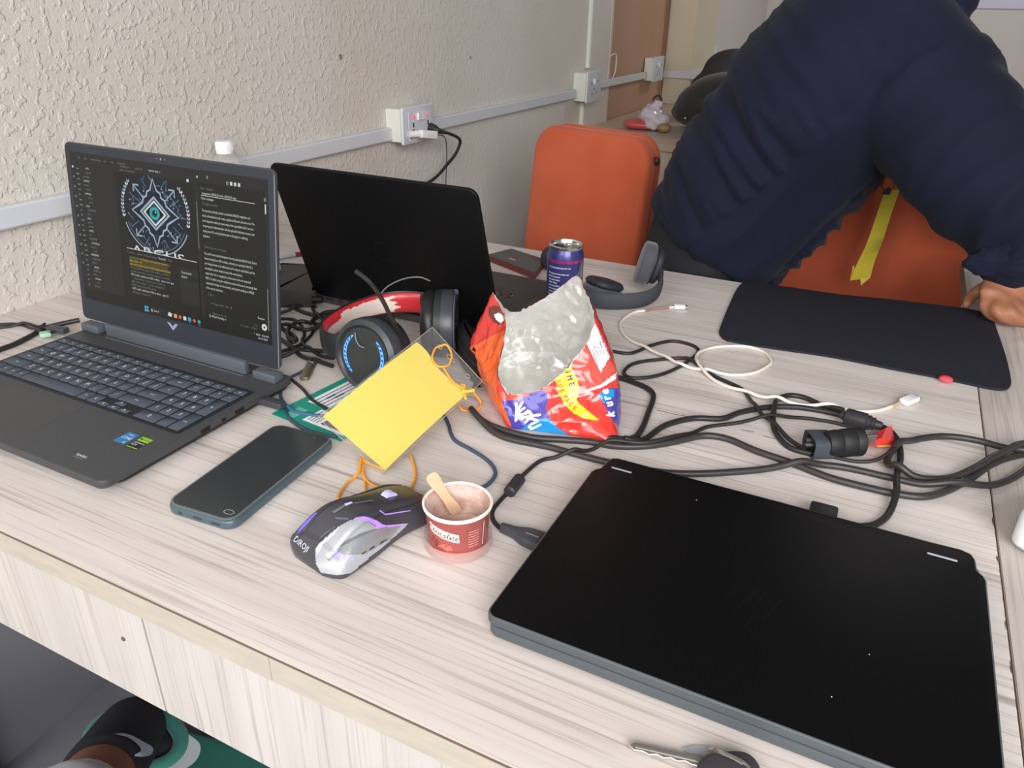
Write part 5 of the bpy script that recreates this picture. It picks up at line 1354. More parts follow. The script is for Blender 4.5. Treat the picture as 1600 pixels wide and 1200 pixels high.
# ================================================================== cables on the desk, laid one over another
LAID = []
cb = mat('cable_black', (38, 36, 36), .45); cb2 = mat('cable_soft_black', (50, 46, 46), .42, spec=.6); cbl = mat('cable_blue_grey', (62, 76, 94), .45)
def lay(pts, r, lift=None, smooth=9, base=.0004):
    """a cable on the desk: rests on the top, climbs over what was laid before it"""
    k = [P(x, y, r) for x, y in pts]
    if lift:
        for i, h in lift.items(): k[i] = P(pts[i][0], pts[i][1], r + h)
    k = spline(k, 10)
    zz = np.array([p.z for p in k]); fl = zz.copy()
    XY = np.array([(p.x, p.y) for p in k])
    seg = np.r_[0, np.cumsum(np.linalg.norm(np.diff(XY, axis=0), axis=1))]
    for i in range(len(k)):
        if LAID:
            A = LAID_ARR[0]; d = np.hypot(A[:, 0] - XY[i, 0], A[:, 1] - XY[i, 1]); hit = d < (A[:, 3] + r)
            if hit.any(): zz[i] = max(zz[i], (A[hit, 2] + np.sqrt(np.maximum(0, (A[hit, 3] + r) ** 2 - d[hit] ** 2))).max() + .0002)
        far = seg[:i] < seg[i] - 6 * r
        if far.any():
            B = XY[:i][far]; d = np.hypot(B[:, 0] - XY[i, 0], B[:, 1] - XY[i, 1]); hit = d < 2 * r
            if hit.any(): zz[i] = max(zz[i], (zz[:i][far][hit] + np.sqrt(np.maximum(0, 4 * r * r - d[hit] ** 2))).max() + .0002)
    if smooth:
        for _ in range(3):
            w_ = np.pad(zz, smooth // 2, 'edge'); sm = np.convolve(w_, np.ones(smooth) / smooth, 'valid')
            zz = np.maximum(zz, sm)
        w_ = np.pad(zz, 2, 'edge'); zz = np.maximum(fl, np.convolve(w_, np.ones(5) / 5, 'valid'))
    k = [Vector((p.x, p.y, z)) for p, z in zip(k, zz)]
    for p in k: LAID.append((p.x, p.y, p.z, r))
    LAID_ARR[0] = np.array(LAID)
    return k
LAID_ARR = [None]
def cable(name, label, pts, r, m, lift=None, ends=None):
    k = lay(pts, r, lift)
    o = thing(name, label, 'cable', (k[0].x, k[0].y, T))
    a = MB(); a.tube(k, r, 10); a.build('cord', m, o)
    return o, k
pA = [(738, 641), (752, 656), (775, 668), (830, 683), (880, 687), (920, 690), (963, 697), (1007, 697), (1050, 691), (1098, 681), (1137, 686), (1180, 704), (1238, 724), (1298, 747), (1364, 764), (1403, 772), (1442, 776), (1477, 768), (1516, 748), (1547, 727), (1580, 714), (1630, 704)]
cable('power_cable', 'thick black power cable running from the badge past the packet, crossing to the right desk', pA, .0038, cb2)
pB = [(736, 646), (756, 666), (790, 684), (860, 699), (900, 710), (940, 720), (985, 730), (1044, 739), (1100, 740), (1180, 735), (1246, 729), (1285, 727), (1327, 732), (1403, 749), (1456, 760), (1534, 761), (1574, 751), (1602, 735), (1630, 715)]
cable('power_cable', 'second thick black cable passing just behind the closed laptop', pB, .0036, cb2)
pC = [(900, 600), (940, 592), (965, 590), (991, 598), (1013, 608), (1021, 620), (1013, 645), (1004, 668), (992, 683), (975, 686), (950, 683)]
oC, kC = cable('power_cable', 'black cable looping out from behind the snack packet on its right', pC, .0034, cb)
pD = [(975, 690), (1004, 688), (1039, 665), (1082, 654), (1128, 654), (1158, 644), (1202, 636), (1240, 636), (1267, 639), (1300, 645), (1316, 649), (1340, 656), (1367, 664), (1388, 672), (1402, 688), (1407, 715), (1399, 751), (1398, 780), (1386, 806), (1366, 820), (1346, 823)]
oD, kD = cable('video_cable', 'black cable with a thick ferrite cylinder plugged into the back of the closed laptop', pD, .0034, cb)
def cyl_on(o, name, px0, px1, r, m, taper=True, h=None):
    p0, p1 = P(*px0, h or r), P(*px1, h or r); d = p1 - p0
    ts = [(-.16, .42), (-.04, .55), (0, .9), (.05, 1), (.62, 1), (.68, .8), (.72, .86), (.76, .86), (.80, .66), (.84, .74), (.88, .74), (.92, .54), (1.0, .5), (1.12, .42)] if taper else [(0, .7), (.06, 1), (.94, 1), (1, .7)]
    a = MB(); a.tube([p0 + d * t for t, _ in ts], [r * q for _, q in ts], 18); return a.build(name, m, o)
fer = mat('ferrite_black', (46, 44, 48), .5)
cyl_on(oD, 'ferrite', (1321, 650), (1372, 664), .0098, fer, True, .0125)
pE = [(1316, 649), (1290, 638), (1259, 622), (1232, 618), (1214, 627), (1208, 648), (1211, 674), (1232, 698), (1264, 708), (1272, 706)]
cable('power_cable', 'black cable curling in a loop left of the strapped plug', pE, .0032, cb)
pF = [(930, 545), (948, 547), (985, 552), (1017, 540), (1050, 533), (1080, 539), (1091, 548), (1080, 561), (1050, 579), (1017, 589), (985, 590), (975, 581), (991, 568), (1028, 562), (1063, 561), (1089, 570), (1115, 587), (1158, 607), (1169, 620), (1180, 640), (1197, 657), (1230, 686), (1262, 704)]
cable('usb_cable', 'thin black cable making two loops beside the white cable', pF, .0024, cb)
pG = [(1352, 673), (1330, 667), (1302, 660), (1285, 657), (1251, 653), (1214, 655), (1158, 661), (1106, 667), (1078, 680), (1040, 694), (1000, 701), (955, 697), (925, 704), (900, 710), (870, 715), (845, 720), (822, 738), (806, 754), (795, 768), (780, 784), (770, 798), (771, 813), (783, 826), (796, 830)]
oG, kG = cable('charger_cable', 'thin black cable with a small ferrite plugged into the left side of the closed laptop', pG, .0022, cb)
cyl_on(oG, 'ferrite', (813, 747), (795, 770), .0062, fer, False, .0066)
a = MB(); g0, g1 = P(783, 824, .006), P(842, 846, .006); L_ = (g1 - g0).length
o_ = [(0, .0026), (.012, .0042), (.016, .0050), (.024, .0088), (.030, .0098), (L_ + .004, .0104)]
o_ = [(x, -y) for x, y in o_] + [(x, y) for x, y in o_[::-1]]
a.slab(o_, -.0050, .0050, .0022, 2, 0, frame(g0, g1 - g0, (0, 1, 0))); a.build('plug', mat('plug_slate', (66, 66, 72), .42), oG)
a = MB(); a.box((.026, -.0012, .0050), (L_, -.0006, .0056), 0, frame(g0, g1 - g0, (0, 1, 0))); a.build('plug_ridge', mat('plug_ridge', (140, 140, 144), .35), oG)
pH = [(1640, 720), (1610, 714), (1584, 709), (1534, 690), (1482, 682), (1442, 685), (1412, 695), (1396, 704), (1386, 718), (1392, 735), (1425, 747), (1482, 748), (1519, 740), (1547, 724), (1580, 712), (1620, 702)]
cable('power_cable', 'black cable forming the big loop over the desk seam at right', pH, .0037, cb2)
pI = [(1293, 712), (1337, 721), (1374, 721), (1396, 711)]
cable('usb_cable', 'short length of thin black cable below the strapped plug', pI, .0020, cb)
pM = [(644, 786), (655, 782), (666, 782), (690, 775), (735, 768), (762, 757), (774, 741), (769, 727), (756, 715), (735, 702), (712, 689), (704, 676), (701, 664), (690, 640)]
cable('mouse_cable', 'blue grey mouse cable passing behind the ice cream cup and under the badge', pM, .0021, cbl, {0: .008, 1: .004})
# white charging cable with frayed ends
wc = mat('cable_white', (222, 214, 204), .5); wpl = mat('connector_white', (238, 236, 238), .35)
pW = [(1066, 480), (1052, 480), (1028, 482), (1011, 485), (991, 488), (972, 501), (970, 514), (981, 529), (1007, 544), (1041, 561), (1063, 572), (1089, 578), (1115, 583), (1150, 586), (1180, 582), (1202, 570), (1204, 561), (1193, 550), (1169, 542), (1137, 541), (1111, 544), (1093, 553), (1087, 566), (1098, 582), (1126, 600), (1165, 615), (1202, 626), (1240, 633), (1290, 640), (1337, 643), (1369, 642), (1393, 635), (1411, 627)]
oW, kW = cable('charging_cable', 'white charging cable with worn ends looping across the middle of the desk', pW, .0022, wc)
def small_plug(o, p0, p1, wd, m, tip=True):
    a = MB(); M_ = frame(p0, p1 - p0, (p1 - p0).cross(Vector((0, 0, -1)))); L_ = (p1 - p0).length
    a.slab(rrect(0, -wd, L_, wd, .002, 3), -.0028, .0034, .001, 2, 0, M_); r_ = a.build('connector', m, o)
    if tip:
        b = MB(); b.box((L_, -wd * .7, -.0012), (L_ + .004, wd * .7, .0014), 0, M_); b.build('metal_tip', mat('bright_steel', (200, 196, 184), .2, metal=.9), o)
small_plug(oW, P(1053, 479, .004), P(1070, 479, .004), .0055, wpl)
small_plug(oW, P(1411, 629, .004), P(1431, 621, .004), .0062, wpl)
a = MB(); a.tube([kW[i] for i in range(13, 33)], .0025, 8); a.build('tape_wrap', mat('brown_tape', (150, 118, 108), .5), oW)
a = MB(); a.tube([kW[-i] for i in range(4, 12)], .0025, 8); a.build('tape_wrap', mat('tan_tape', (186, 166, 138), .5), oW)
# cables at the right side of the lit laptop
cable('usb_cable', 'black cable from the lit laptop running under the yellow badge', [(430, 583), (442, 587), (455, 593), (473, 608), (488, 625), (513, 640), (530, 650)], .0020, cb)
pU = [(500, 562), (490, 568), (478, 577), (455, 593), (443, 605), (438, 615), (441, 627), (446, 642), (452, 654), (464, 664), (482, 673), (505, 679), (526, 683)]
cable('usb_cable', 'blue grey cable curving over the green card', pU, .0020, cbl)
oP, kP = cable('usb_cable', 'blue cable with a flat plug in the right side of the lit laptop', [(436, 632), (448, 637), (463, 644), (483, 648), (503, 650), (525, 652)], .0021, mat('cable_blue', (58, 96, 120), .45), {0: .004})
a = MB(); g0, g1 = P(443, 634, .009), P(398, 622, .009); a.slab(rrect(0, -.0062, (g1 - g0).length, .0062, .003, 3), -.004, .004, .0015, 2, 0, frame(g0, g1 - g0, (0, 1, 0))); a.build('plug', mat('plug_dark_grey', (58, 62, 66), .4), oP)
# tangle between the two open laptops
tang = [[(415, 556), (450, 546), (470, 538), (484, 526), (496, 510), (515, 500), (540, 500)], [(415, 512), (445, 535), (460, 548), (474, 558), (496, 566), (520, 572)], [(415, 563), (450, 556), (478, 549), (500, 548), (525, 552)],
        [(430, 498), (458, 499), (470, 508), (476, 522), (473, 536), (480, 547), (500, 556), (522, 560)], [(415, 500), (452, 520), (463, 530), (457, 534), (450, 524), (459, 509), (482, 506), (505, 514), (525, 525)], [(415, 474), (450, 478), (475, 488), (500, 494), (525, 490)],
        [(415, 494), (455, 486), (470, 480), (480, 474)], [(415, 509), (450, 515), (475, 520), (498, 516), (520, 508)], [(486, 512), (500, 497), (520, 492), (548, 488)], [(486, 470), (491, 490), (500, 502), (515, 512), (530, 520)]]
for i, t_ in enumerate(tang):
    lbl = ['tangled black cable arching up from the lit screen edge towards the red headband', 'tangled black cable sloping down from the screen edge towards the usb stick', 'lowest cable of the tangle, passing nearly level above the usb stick',
           'tangled black cable hanging in an S curve in the middle of the tangle', 'tangled black cable with a small round loop', 'tangled black cable nearest the charger brick, running along its foot',
           'short tangled black cable rising against the front of the charger brick', 'tangled black cable crossing the S curved one about halfway up', 'tangled black cable end running right towards the black laptop', 'short upright black cable standing between the tangle and the red headband'][i]
    o, k = cable('tangled_cable', lbl, t_, .0030 if i % 3 else .0024, cb); o['group'] = 'tangled cables between the open laptops'
# left edge: leads into the far side of the lit laptop
oL, kL = cable('power_cable', 'thick black cable coming from the left edge to the back of the lit laptop', [(-30, 557), (0, 546), (22, 538), (50, 524), (67, 514), (92, 507), (124, 500)], .0036, cb, {6: .006, 5: .003})
oL2, kL2 = cable('usb_cable', 'thin black cable at the left edge ending in a plug with a green tip', [(-20, 507), (0, 507), (20, 506), (38, 509), (56, 519), (72, 522), (84, 518)], .0022, cb, {5: .006, 6: .008})
a = MB(); g0, g1 = P(76, 513, .010), P(104, 517, .010); a.slab(rrect(0, -.006, (g1 - g0).length, .006, .002, 3), -.004, .004, .0012, 2, 0, frame(g0, g1 - g0, (0, 1, 0))); a.build('plug', mat('plug_dark_grey', (58, 62, 66), .4), oL2)
a = MB(); g0, g1 = P(62, 524, .008), P(80, 521, .008); a.slab(rrect(0, -.005, (g1 - g0).length, .007, .002, 3), -.003, .003, .001, 2, 0, frame(g0, g1 - g0, (0, 1, 0))); a.build('green_tip', mat('mint_plastic', (150, 196, 168), .4), oL2)
oL3, kL3 = cable('usb_cable', 'thin black cable crossing the other two at the left edge', [(-20, 514), (0, 512), (22, 510), (45, 508), (60, 511), (72, 514)], .0020, cb)

# ================================================================== strapped plug, red scrap
sp_ = thing('strapped_plug', 'black three pin plug bundled with a grey hook and loop strap', 'plug', (1.13, .49, T))
pa, pb_ = P(1290, 694, .016), P(1346, 690, .016)
d_ = (pb_ - pa).normalized()
a = MB(); L_ = (pb_ - pa).length
a.tube([pa + d_ * L_ * t for t in (0, .06, .30, .36, .42, .66, .74, .80, .96, 1.0)], [.013, .0145, .0155, .0140, .0155, .0160, .0148, .0160, .0160, .0135], 22, flat=.92); a.build('body', mat('plug_ribbed_black', (30, 29, 31), .6), sp_)
a = MB()
for dy, dz in ((-.005, 0), (.005, 0), (0, .006)): a.tube([pb_ + Vector((0, dy, dz)), pb_ + d_ * .016 + Vector((0, dy, dz))], .0022, 10)
a.build('pins', mat('bright_steel', (200, 196, 184), .2, metal=.9), sp_)
a = MB(); s0_, s1_ = P(1264, 694, .012), P(1296, 694, .012)
Ms = frame(s0_, s1_ - s0_, (0, 1, 0)); L2 = (s1_ - s0_).length
n_ = 40; v = []; f = []
for i in range(n_):
    g = 2 * PI * i / n_; y, z = .017 * abs(math.cos(g)) ** .5 * (1 if math.cos(g) > 0 else -1), .0118 * abs(math.sin(g)) ** .5 * (1 if math.sin(g) > 0 else -1)
    for x, s_ in ((0, 1), (L2, 1), (L2, .88), (0, .88)): v.append((x, y * s_, z * s_ ))
for i in range(n_):
    j = (i + 1) % n_
    for q in range(4): f.append((i * 4 + q, i * 4 + (q + 1) % 4, j * 4 + (q + 1) % 4, j * 4 + q))
a.add(v, f, 0, Ms); a.build('strap', mat('grey_webbing', (62, 66, 74), .8, bump=(500, .4, .0006)), sp_)
a = MB()
for y, z in ((-.008, .003), (.002, -.003), (.008, .003), (-.001, .005)): a.tube([s0_ + Vector((-.004, y, z)), s1_ + Vector((.002, y, z))], .0034, 8)
a.build('cord_bundle', cb, sp_)
rs = [(1344, 697, .001), (1358, 685, .004), (1372, 674, .012), (1385, 668, .014), (1393, 665, .008), (1396, 674, .006), (1401, 690, .002), (1396, 696, .001), (1380, 697, .003), (1360, 698, .004)]
k = [P(x, y, h) for x, y, h in rs]; c = P(1378, 684, .016)
a = MB(); v = k + [c, P(1366, 688, .013)]; f = [(i, (i + 1) % 10, 10 if 2 <= i <= 8 else 11) for i in range(10)] + [(2, 10, 11), (10, 9, 11)]
a.add(v, f, [0] * len(f)); a.tube([P(1371, 697.5, .004), P(1392, 696.5, .003)], .0008, 5, 1); a.tube([P(1352, 692, .004), P(1366, 680, .011)], .0009, 5, 2)
tag(a.build('wrapper_scrap', [mat('red_wrapper', (230, 62, 58), .3, coat=.4), mat('wrapper_yellow', (250, 200, 80), .4), mat('wrapper_white', (232, 220, 216), .3)], origin=P(1375, 690, 0), angle=20), 'crumpled scrap of red wrapper beside the strapped plug', 'wrapper')
# dongle in the back of the closed laptop
dg_ = thing('usb_dongle', 'small black dongle sticking out of the back of the closed laptop', 'dongle', P(1285, 800, .004))
a = MB(); g0 = P(1285, 806, .0075); a.slab(rrect(-.0125, -.004, .0125, .016, .003, 3), -.0045, .0045, .0015, 2, 0, frame(g0, (1, 0, 0), (0, 1, 0))); a.build('body', mat('dongle_black', (34, 32, 34), .5), dg_)
a = MB(); a.box((-.010, -.010, -.002), (.010, -.004, .002), 0, frame(g0, (1, 0, 0), (0, 1, 0))); a.build('metal_tip', mat('bright_steel', (200, 196, 184), .2, metal=.9), dg_)
# white box at the right edge
wb = thing('white_adapter', 'white rounded plastic box cut off by the right edge', 'adapter', (1.37, .44, T))
c0, c1_ = P(1578, 856, .001), P(1596, 770, .04)
a = MB(); a.slab(rrect(0, 0, .085, .075, .012, 6), .002, .040, .006, 4, 0, Matrix.Translation((1.386, .366, T)) @ Matrix.Rotation(.95, 4, 'Z')); a.build('body', mat('adapter_white', (226, 232, 234), .35), wb)
a = MB(); a.slab(rrect(.008, .008, .077, .067, .008, 4), .0003, .0025, .0005, 1, 0, Matrix.Translation((1.386, .366, T)) @ Matrix.Rotation(.95, 4, 'Z')); a.build('base_plate', mat('adapter_grey', (190, 194, 196), .4), wb)
# key at the front edge
ky = thing('scooter_key', 'steel key with a black plastic head beside the closed laptop front', 'key', P(1100, 1180, .002))
k0, k1 = P(983, 1166, .0035), P(1096, 1192, .0035)
Mk = frame(k0, k1 - k0, (k1 - k0).cross(Vector((0, 0, -1)))); L_ = (k1 - k0).length
o_ = [(0, .0005), (.003, .0032), (L_, .0036), (L_, -.0036), (.040, -.0036)] + [(.040 - i * .0045, -.0036 + (.0014 if i % 2 else .0)) for i in range(1, 8)] + [(.003, -.0026)]
a = MB(); a.slab(o_[::-1], -.0011, .0011, .0003, 1, 0, Mk); a.box((.004, -.0006, .0011), (L_, .0014, .0016), 0, Mk); a.build('blade', mat('key_steel', (196, 190, 184), .25, metal=.8), ky)
hd = [P(x, y, .009) for x, y in [(1090, 1204), (1092, 1186), (1108, 1175), (1140, 1170), (1165, 1172), (1182, 1184), (1190, 1204), (1175, 1225), (1130, 1232), (1098, 1222)]]
ar = sum(hd[i - 1].x * hd[i].y - hd[i].x * hd[i - 1].y for i in range(len(hd)))
if ar < 0: hd = hd[::-1]
a = MB(); a.slab([(p.x, p.y) for p in spline(hd, 4, True)], T + .0005, T + .0095, .004, 3); a.build('head', mat('key_head_black', (62, 58, 62), .45), ky)
a = MB(); rc_ = P(1140, 1180, .0105); a.tube(spline([P(1108, 1171, .004), P(1122, 1173, .011), P(1140, 1180, .0125), P(1160, 1190, .0110), P(1172, 1200, .011)], 5), .0011, 6); a.tube(spline([P(1110, 1174, .004), P(1124, 1176, .011), P(1142, 1183, .0125), P(1160, 1193, .0110)], 5), .0009, 6); a.build('split_ring', mat('bright_steel', (200, 196, 184), .2, metal=.9), ky)
tgp = [P(x, y, .001) for x, y in [(1066, 1170), (1082, 1165), (1110, 1166), (1118, 1176), (1098, 1184), (1078, 1182)]]
a = MB(); ar = sum(tgp[i - 1].x * tgp[i].y - tgp[i].x * tgp[i - 1].y for i in range(len(tgp)))
if ar < 0: tgp = tgp[::-1]
a.slab([(p.x, p.y) for p in tgp], T + .0004, T + .0020, .0005, 1); a.build('clear_tag', mat('clear_grey_plastic', (170, 172, 180), .2, alpha=.55), ky)
# ================================================================== orange chairs
fab = mat('orange_fabric', (188, 88, 54), .85, sheen=.15, bump=(420, .35, .0008), vary=(9, (178, 78, 46)))
stl = mat('black_chair_steel', (30, 30, 34), .4, metal=.4)
def chair(label, x, y, rot, w_, zt, zb, tilt=.10, kids=True):
    o = thing('office_chair', label, 'chair', (x, y, 0), rot, 'orange fabric chairs beyond the desk')
    M = Matrix.Translation((0, 0, zb)) @ Matrix.Rotation(-tilt, 4, 'X') @ Matrix(((1, 0, 0, 0), (0, 0, -1, 0), (0, 1, 0, 0), (0, 0, 0, 1)))   # outline x,z ; thickness towards -y
    h = (zt - zb) / math.cos(tilt)
    ol = [(w_ * .5 * math.sin(g) * (1 if abs(math.sin(g)) < .0 else 1), 0) for g in ()]
    oo = rrect(-w_ / 2, 0, w_ / 2, h, .055, 8)
    oo = [(px_ * (1 + .06 * math.sin(PI * max(0, min(1, py_ / h))) - .05 * py_ / h), py_ + .010 * (1 - (px_ / (w_ / 2)) ** 2) * (py_ > h * .5)) for px_, py_ in oo]
    a = MB(); a.slab(oo, 0, .045, .016, 5, 0, M)
    a.build('backrest', fab, o, local=True, angle=60)
    a = MB(); a.slab([(px_ * .97, py_ * .985 + .012) for px_, py_ in oo], -.026, .002, .012, 4, 0, M); a.build('back_cushion', fab, o, local=True, angle=60)
    a = MB(); a.slab(rrect(-.21, -.44, .21, -.02, .06, 8), .43, .49, .018, 4); a.build('seat', fab, o, local=True, angle=60)
    for sx in (-1, 1):
        a = MB(); a.tube(spline([(sx * .19, -.40, 0.0), (sx * .185, -.38, .25), (sx * .17, -.34, .43)], 4), .012, 10); a.build('leg', stl, o, local=True)
        a = MB(); a.tube(spline([(sx * .19, .06, 0.0), (sx * .185, .0, .25), (sx * .15, -.03, .45), (sx * .12, .000, zb + .06)], 5), .012, 10); a.build('leg', stl, o, local=True)
    for sx in (-1, 1):
        a = MB(); a.tube([(sx * .18, -.36, .42), (sx * .18, -.02, .42)], .011, 8); a.build('seat_frame', stl, o, local=True)
    return o
c1o = chair('orange fabric chair by the wall, left of the standing person', .487, 1.50, -.30, .362, T + .160, T - .24)
a = MB(); blob(a, (.178, .024, T + .118), (.009, .007, .010), 12, 8); a.build('knob', mat('chair_knob', (52, 34, 30), .5), c1o, local=True)
chair('orange fabric chair behind the black mat, partly hidden by the person', 1.152, 1.585, PI + .10, .42, T + .104, T - .26)
chair('orange chair farthest back, seen only under the arm of the person', 1.19, 2.45, PI + .1, .46, T + .06, T - .26)

# ================================================================== bags on the far desk
def lump(parts, size, it=8):
    m_ = MB()
    for p in parts: blob(m_, *p)
    return merge(m_, size, it)
bagm = mat('black_bag_nylon', (38, 35, 37), .7, sheen=.2, bump=(60, .5, .003))
b1 = thing('backpack', 'large black backpack lying on the far desk, nearest of the two bags', 'bag', (.40, 2.82, T))
m_ = lump([((.50, 2.92, T + .100), (.19, .16, .100)), ((.53, 2.92, T + .135), (.18, .15, .09)), ((.455, 2.93, T + .066), (.165, .145, .064)), ((.62, 2.86, T + .09), (.16, .16, .09))], .012, 12)
m_.build('body', bagm, b1, sharp=False)
a = MB(); blob(a, (.385, 2.800, T + .055), (.005, .004, .005), 8, 6); a.build('zip_pull', mat('bright_steel', (200, 196, 184), .2, metal=.9), b1)
b2 = thing('backpack', 'charcoal backpack with bands behind the larger black one', 'bag', (.42, 3.35, T))
m_ = lump([((.42, 3.33, T + .11), (.17, .15, .11)), ((.44, 3.36, T + .20), (.14, .13, .09)), ((.48, 3.34, T + .12), (.16, .15, .12))], .012, 10)
m_.build('body', mat('charcoal_bag', (58, 55, 58), .75, bump=(50, .4, .003)), b2, sharp=False)
pbag = thing('plastic_bag', 'small knotted white and red plastic bag on the far desk', 'bag', (.22, 2.92, T))
m_ = lump([((.195, 2.79, T + .020), (.060, .05, .021)), ((.23, 2.80, T + .018), (.05, .05, .019))], .007, 5); m_.build('red_contents', mat('bag_red', (206, 84, 84), .3, coat=.4), pbag, sharp=False)
m_ = lump([((.245, 2.80, T + .055), (.050, .045, .034)), ((.275, 2.79, T + .036), (.052, .045, .035)), ((.240, 2.83, T + .072), (.032, .03, .026)), ((.258, 2.84, T + .090), (.022, .02, .022))], .007, 5)
for i, p in enumerate(m_.v):
    n_ = mnoise.noise(Vector(p) * 45) * .010; nn = Vector(m_.n[i]); m_.v[i] = tuple(Vector(p) + nn * n_)
m_.build('white_bag', mat('translucent_white_film', (214, 206, 216), .25, coat=.5, alpha=.92), pbag, sharp=False)
m_ = lump([((.318, 2.755, T + .018), (.030, .026, .019))], .006, 4); m_.build('brown_contents', mat('bag_brown', (150, 124, 92), .4), pbag, sharp=False)
a = MB(); a.tube(spline([(.243, 2.84, T + .095), (.238, 2.845, T + .116), (.254, 2.85, T + .126), (.270, 2.845, T + .116), (.270, 2.84, T + .098)], 6), .0035, 6); a.build('handle', mat('bag_handle_dark', (44, 34, 34), .6), pbag)
a = MB(); a.slab(rrect(-.010, -.004, .010, .004, .003, 3), 0, .003, .001, 1, 0, Matrix.Translation((P(986, 188).x, P(986, 188).y, T)) @ Matrix.Rotation(.4, 4, 'Z'))
tag(a.build('wrapper_scrap', mat('brown_scrap', (84, 56, 46), .6), origin=P(986, 188)), 'tiny brown scrap on the far desk left of the plastic bag', 'wrapper')

# ================================================================== the person leaning over the desk
skin = mat('brown_skin', (156, 104, 78), .5, spec=.35, bump=(220, .15, .0006))
nail_m = mat('finger_nail', (206, 160, 136), .35)
def limb(m_, pts, up=None, n=20, per=5):
    """pts: (point, radius or (ra, rb)); a closed tapering lump"""
    cs = spline([Vector(p) for p, _ in pts], per); rs = [r if isinstance(r, tuple) else (r, r) for _, r in pts]
    out = []
    for i in range(len(cs)):
        t = min(len(rs) - 1, i / per); k = min(len(rs) - 2, int(t)) if len(rs) > 1 else 0; u = t - k; u = u * u * (3 - 2 * u)
        out.append((rs[k][0] * (1 - u) + rs[k + 1][0] * u, rs[k][1] * (1 - u) + rs[k + 1][1] * u))
    m_.tube(cs, out, n, up=up)
    e0, e1 = out[0], out[-1]
    blob(m_, cs[0], min(e0) * .92, 14, 10); blob(m_, cs[-1], min(e1) * .92, 14, 10)
t_ = lambda x, y, z: Vector((x, y, T + z))
pn = thing('person', 'person in a navy shirt leaning over the right desk, one hand on it', 'person', (.84, 1.30, 0))
b = MB()
# body under the clothes
limb(b, [(t_(.83, 1.30, -.12), (.15, .11)), (t_(.89, 1.30, .06), (.14, .11)), (t_(.97, 1.30, .20), (.15, .12)), (t_(1.07, 1.30, .36), (.16, .12)), (t_(1.12, 1.30, .43), (.10, .08))], up=(0, 1, 0))
limb(b, [(t_(1.11, 1.30, .42), .055), (t_(1.16, 1.30, .50), .052), (t_(1.21, 1.295, .57), .055)])
hd = t_(1.245, 1.295, .655)
Mh = Matrix.Translation(hd) @ Matrix.Rotation(.55, 4, 'Y')
blob(b, (0, 0, .015), (.095, .076, .105), 24, 18, Mh); blob(b, (.035, 0, -.055), (.058, .055, .060), 20, 14, Mh)
blob(b, (.098, 0, -.012), (.016, .013, .020), 12, 8, Mh); blob(b, (.088, 0, .012), (.012, .009, .022), 10, 8, Mh); blob(b, (.078, 0, -.060), (.015, .024, .010), 12, 8, Mh); blob(b, (.075, 0, -.092), (.018, .022, .018), 12, 8, Mh)
for sy in (-1, 1): blob(b, (-.002, sy * .077, -.008), (.018, .010, .030), 12, 8, Mh)
for y_ in (1.215, 1.385):
    limb(b, [(t_(.83, y_, -.12), .085), (t_(.84, y_, -.36), .062), (t_(.835, y_, -.44), .052), (t_(.83, y_, -.66), .036), (t_(.83, y_, -.70), .036)])
    limb(b, [(t_(.80, y_, -.715), .030), (t_(.88, y_, -.720), .034), (t_(.98, y_ - .01, -.733), .016)])
# right arm to the hand on the desk
limb(b, [(t_(1.10, 1.18, .37), .06), (t_(1.20, 1.16, .26), .050), (t_(1.29, 1.13, .175), .043), (t_(1.35, 1.10, .105), .038), (t_(1.368, 1.085, .072), .031)])
limb(b, [(t_(1.10, 1.43, .37), .06), (t_(1.24, 1.47, .25), .048), (t_(1.36, 1.42, .14), .040), (t_(1.43, 1.36, .05), .030)])
# palm and fingers (right hand)
w0 = P(1586, 428, .070); pc = P(1566, 458, .040)
kn = [P(1538, 474, .030), P(1556, 484, .028), P(1578, 488, .027), P(1600, 488, .026)]
limb(b, [(w0, .028), (P(1578, 444, .055), (.032, .020)), (pc, (.036, .018)), (P(1564, 474, .032), (.036, .015))], up=(1, .2, 0), n=16)
tips = [[P(1548, 492, .016), P(1572, 500, .010), P(1592, 503, .009)], [P(1572, 498, .016), P(1596, 504, .010), P(1614, 506, .009)], [P(1596, 500, .016), P(1618, 504, .010), P(1634, 505, .009)], [P(1616, 498, .015), P(1634, 501, .009), P(1646, 502, .008)]]
for k_, tp in zip(kn, tips):
    limb(b, [(pc.lerp(k_, .55), .0100), (k_, .0096), (tp[0], .0086), (tp[1], .0080), (tp[2], .0066)], n=12, per=4)
limb(b, [(P(1560, 446, .048), .013), (P(1535, 452, .034), .0115), (P(1518, 464, .020), .0095), (P(1510, 476, .012), .0080)], n=12, per=4)
# left hand, flat on the desk farther away
lw = t_(1.43, 1.36, .05)
limb(b, [(lw, .027), (t_(1.455, 1.34, .028), (.034, .018)), (t_(1.485, 1.325, .022), (.036, .014))], up=(.4, 1, 0), n=14)
for i in range(4):
    o_ = Vector((.035 * (i - 1.5) * -.35, .020 * (i - 1.5), 0)); limb(b, [(t_(1.48, 1.325, .020) + o_, .010), (t_(1.515, 1.315, .020) + o_ * 1.2, .0092), (t_(1.545, 1.308, .011) + o_ * 1.3, .0075)], n=10, per=4)
limb(b, [(t_(1.45, 1.315, .028), .012), (t_(1.465, 1.285, .020), .010), (t_(1.49, 1.27, .011), .008)], n=10, per=4)
bm_ = merge(b, .0042, 3, .5)
bm_.build('body', skin, pn, sharp=False)
a = MB(); blob(a, (-.012, 0, .035), (.099, .084, .100), 24, 16, Mh); 
v2 = [];  hair = merge(a, .010, 2); 
hair.v = [tuple(Vector(p) + Vector(hair.n[i]) * (.004 * mnoise.noise(Vector(p) * 60))) for i, p in enumerate(hair.v)]
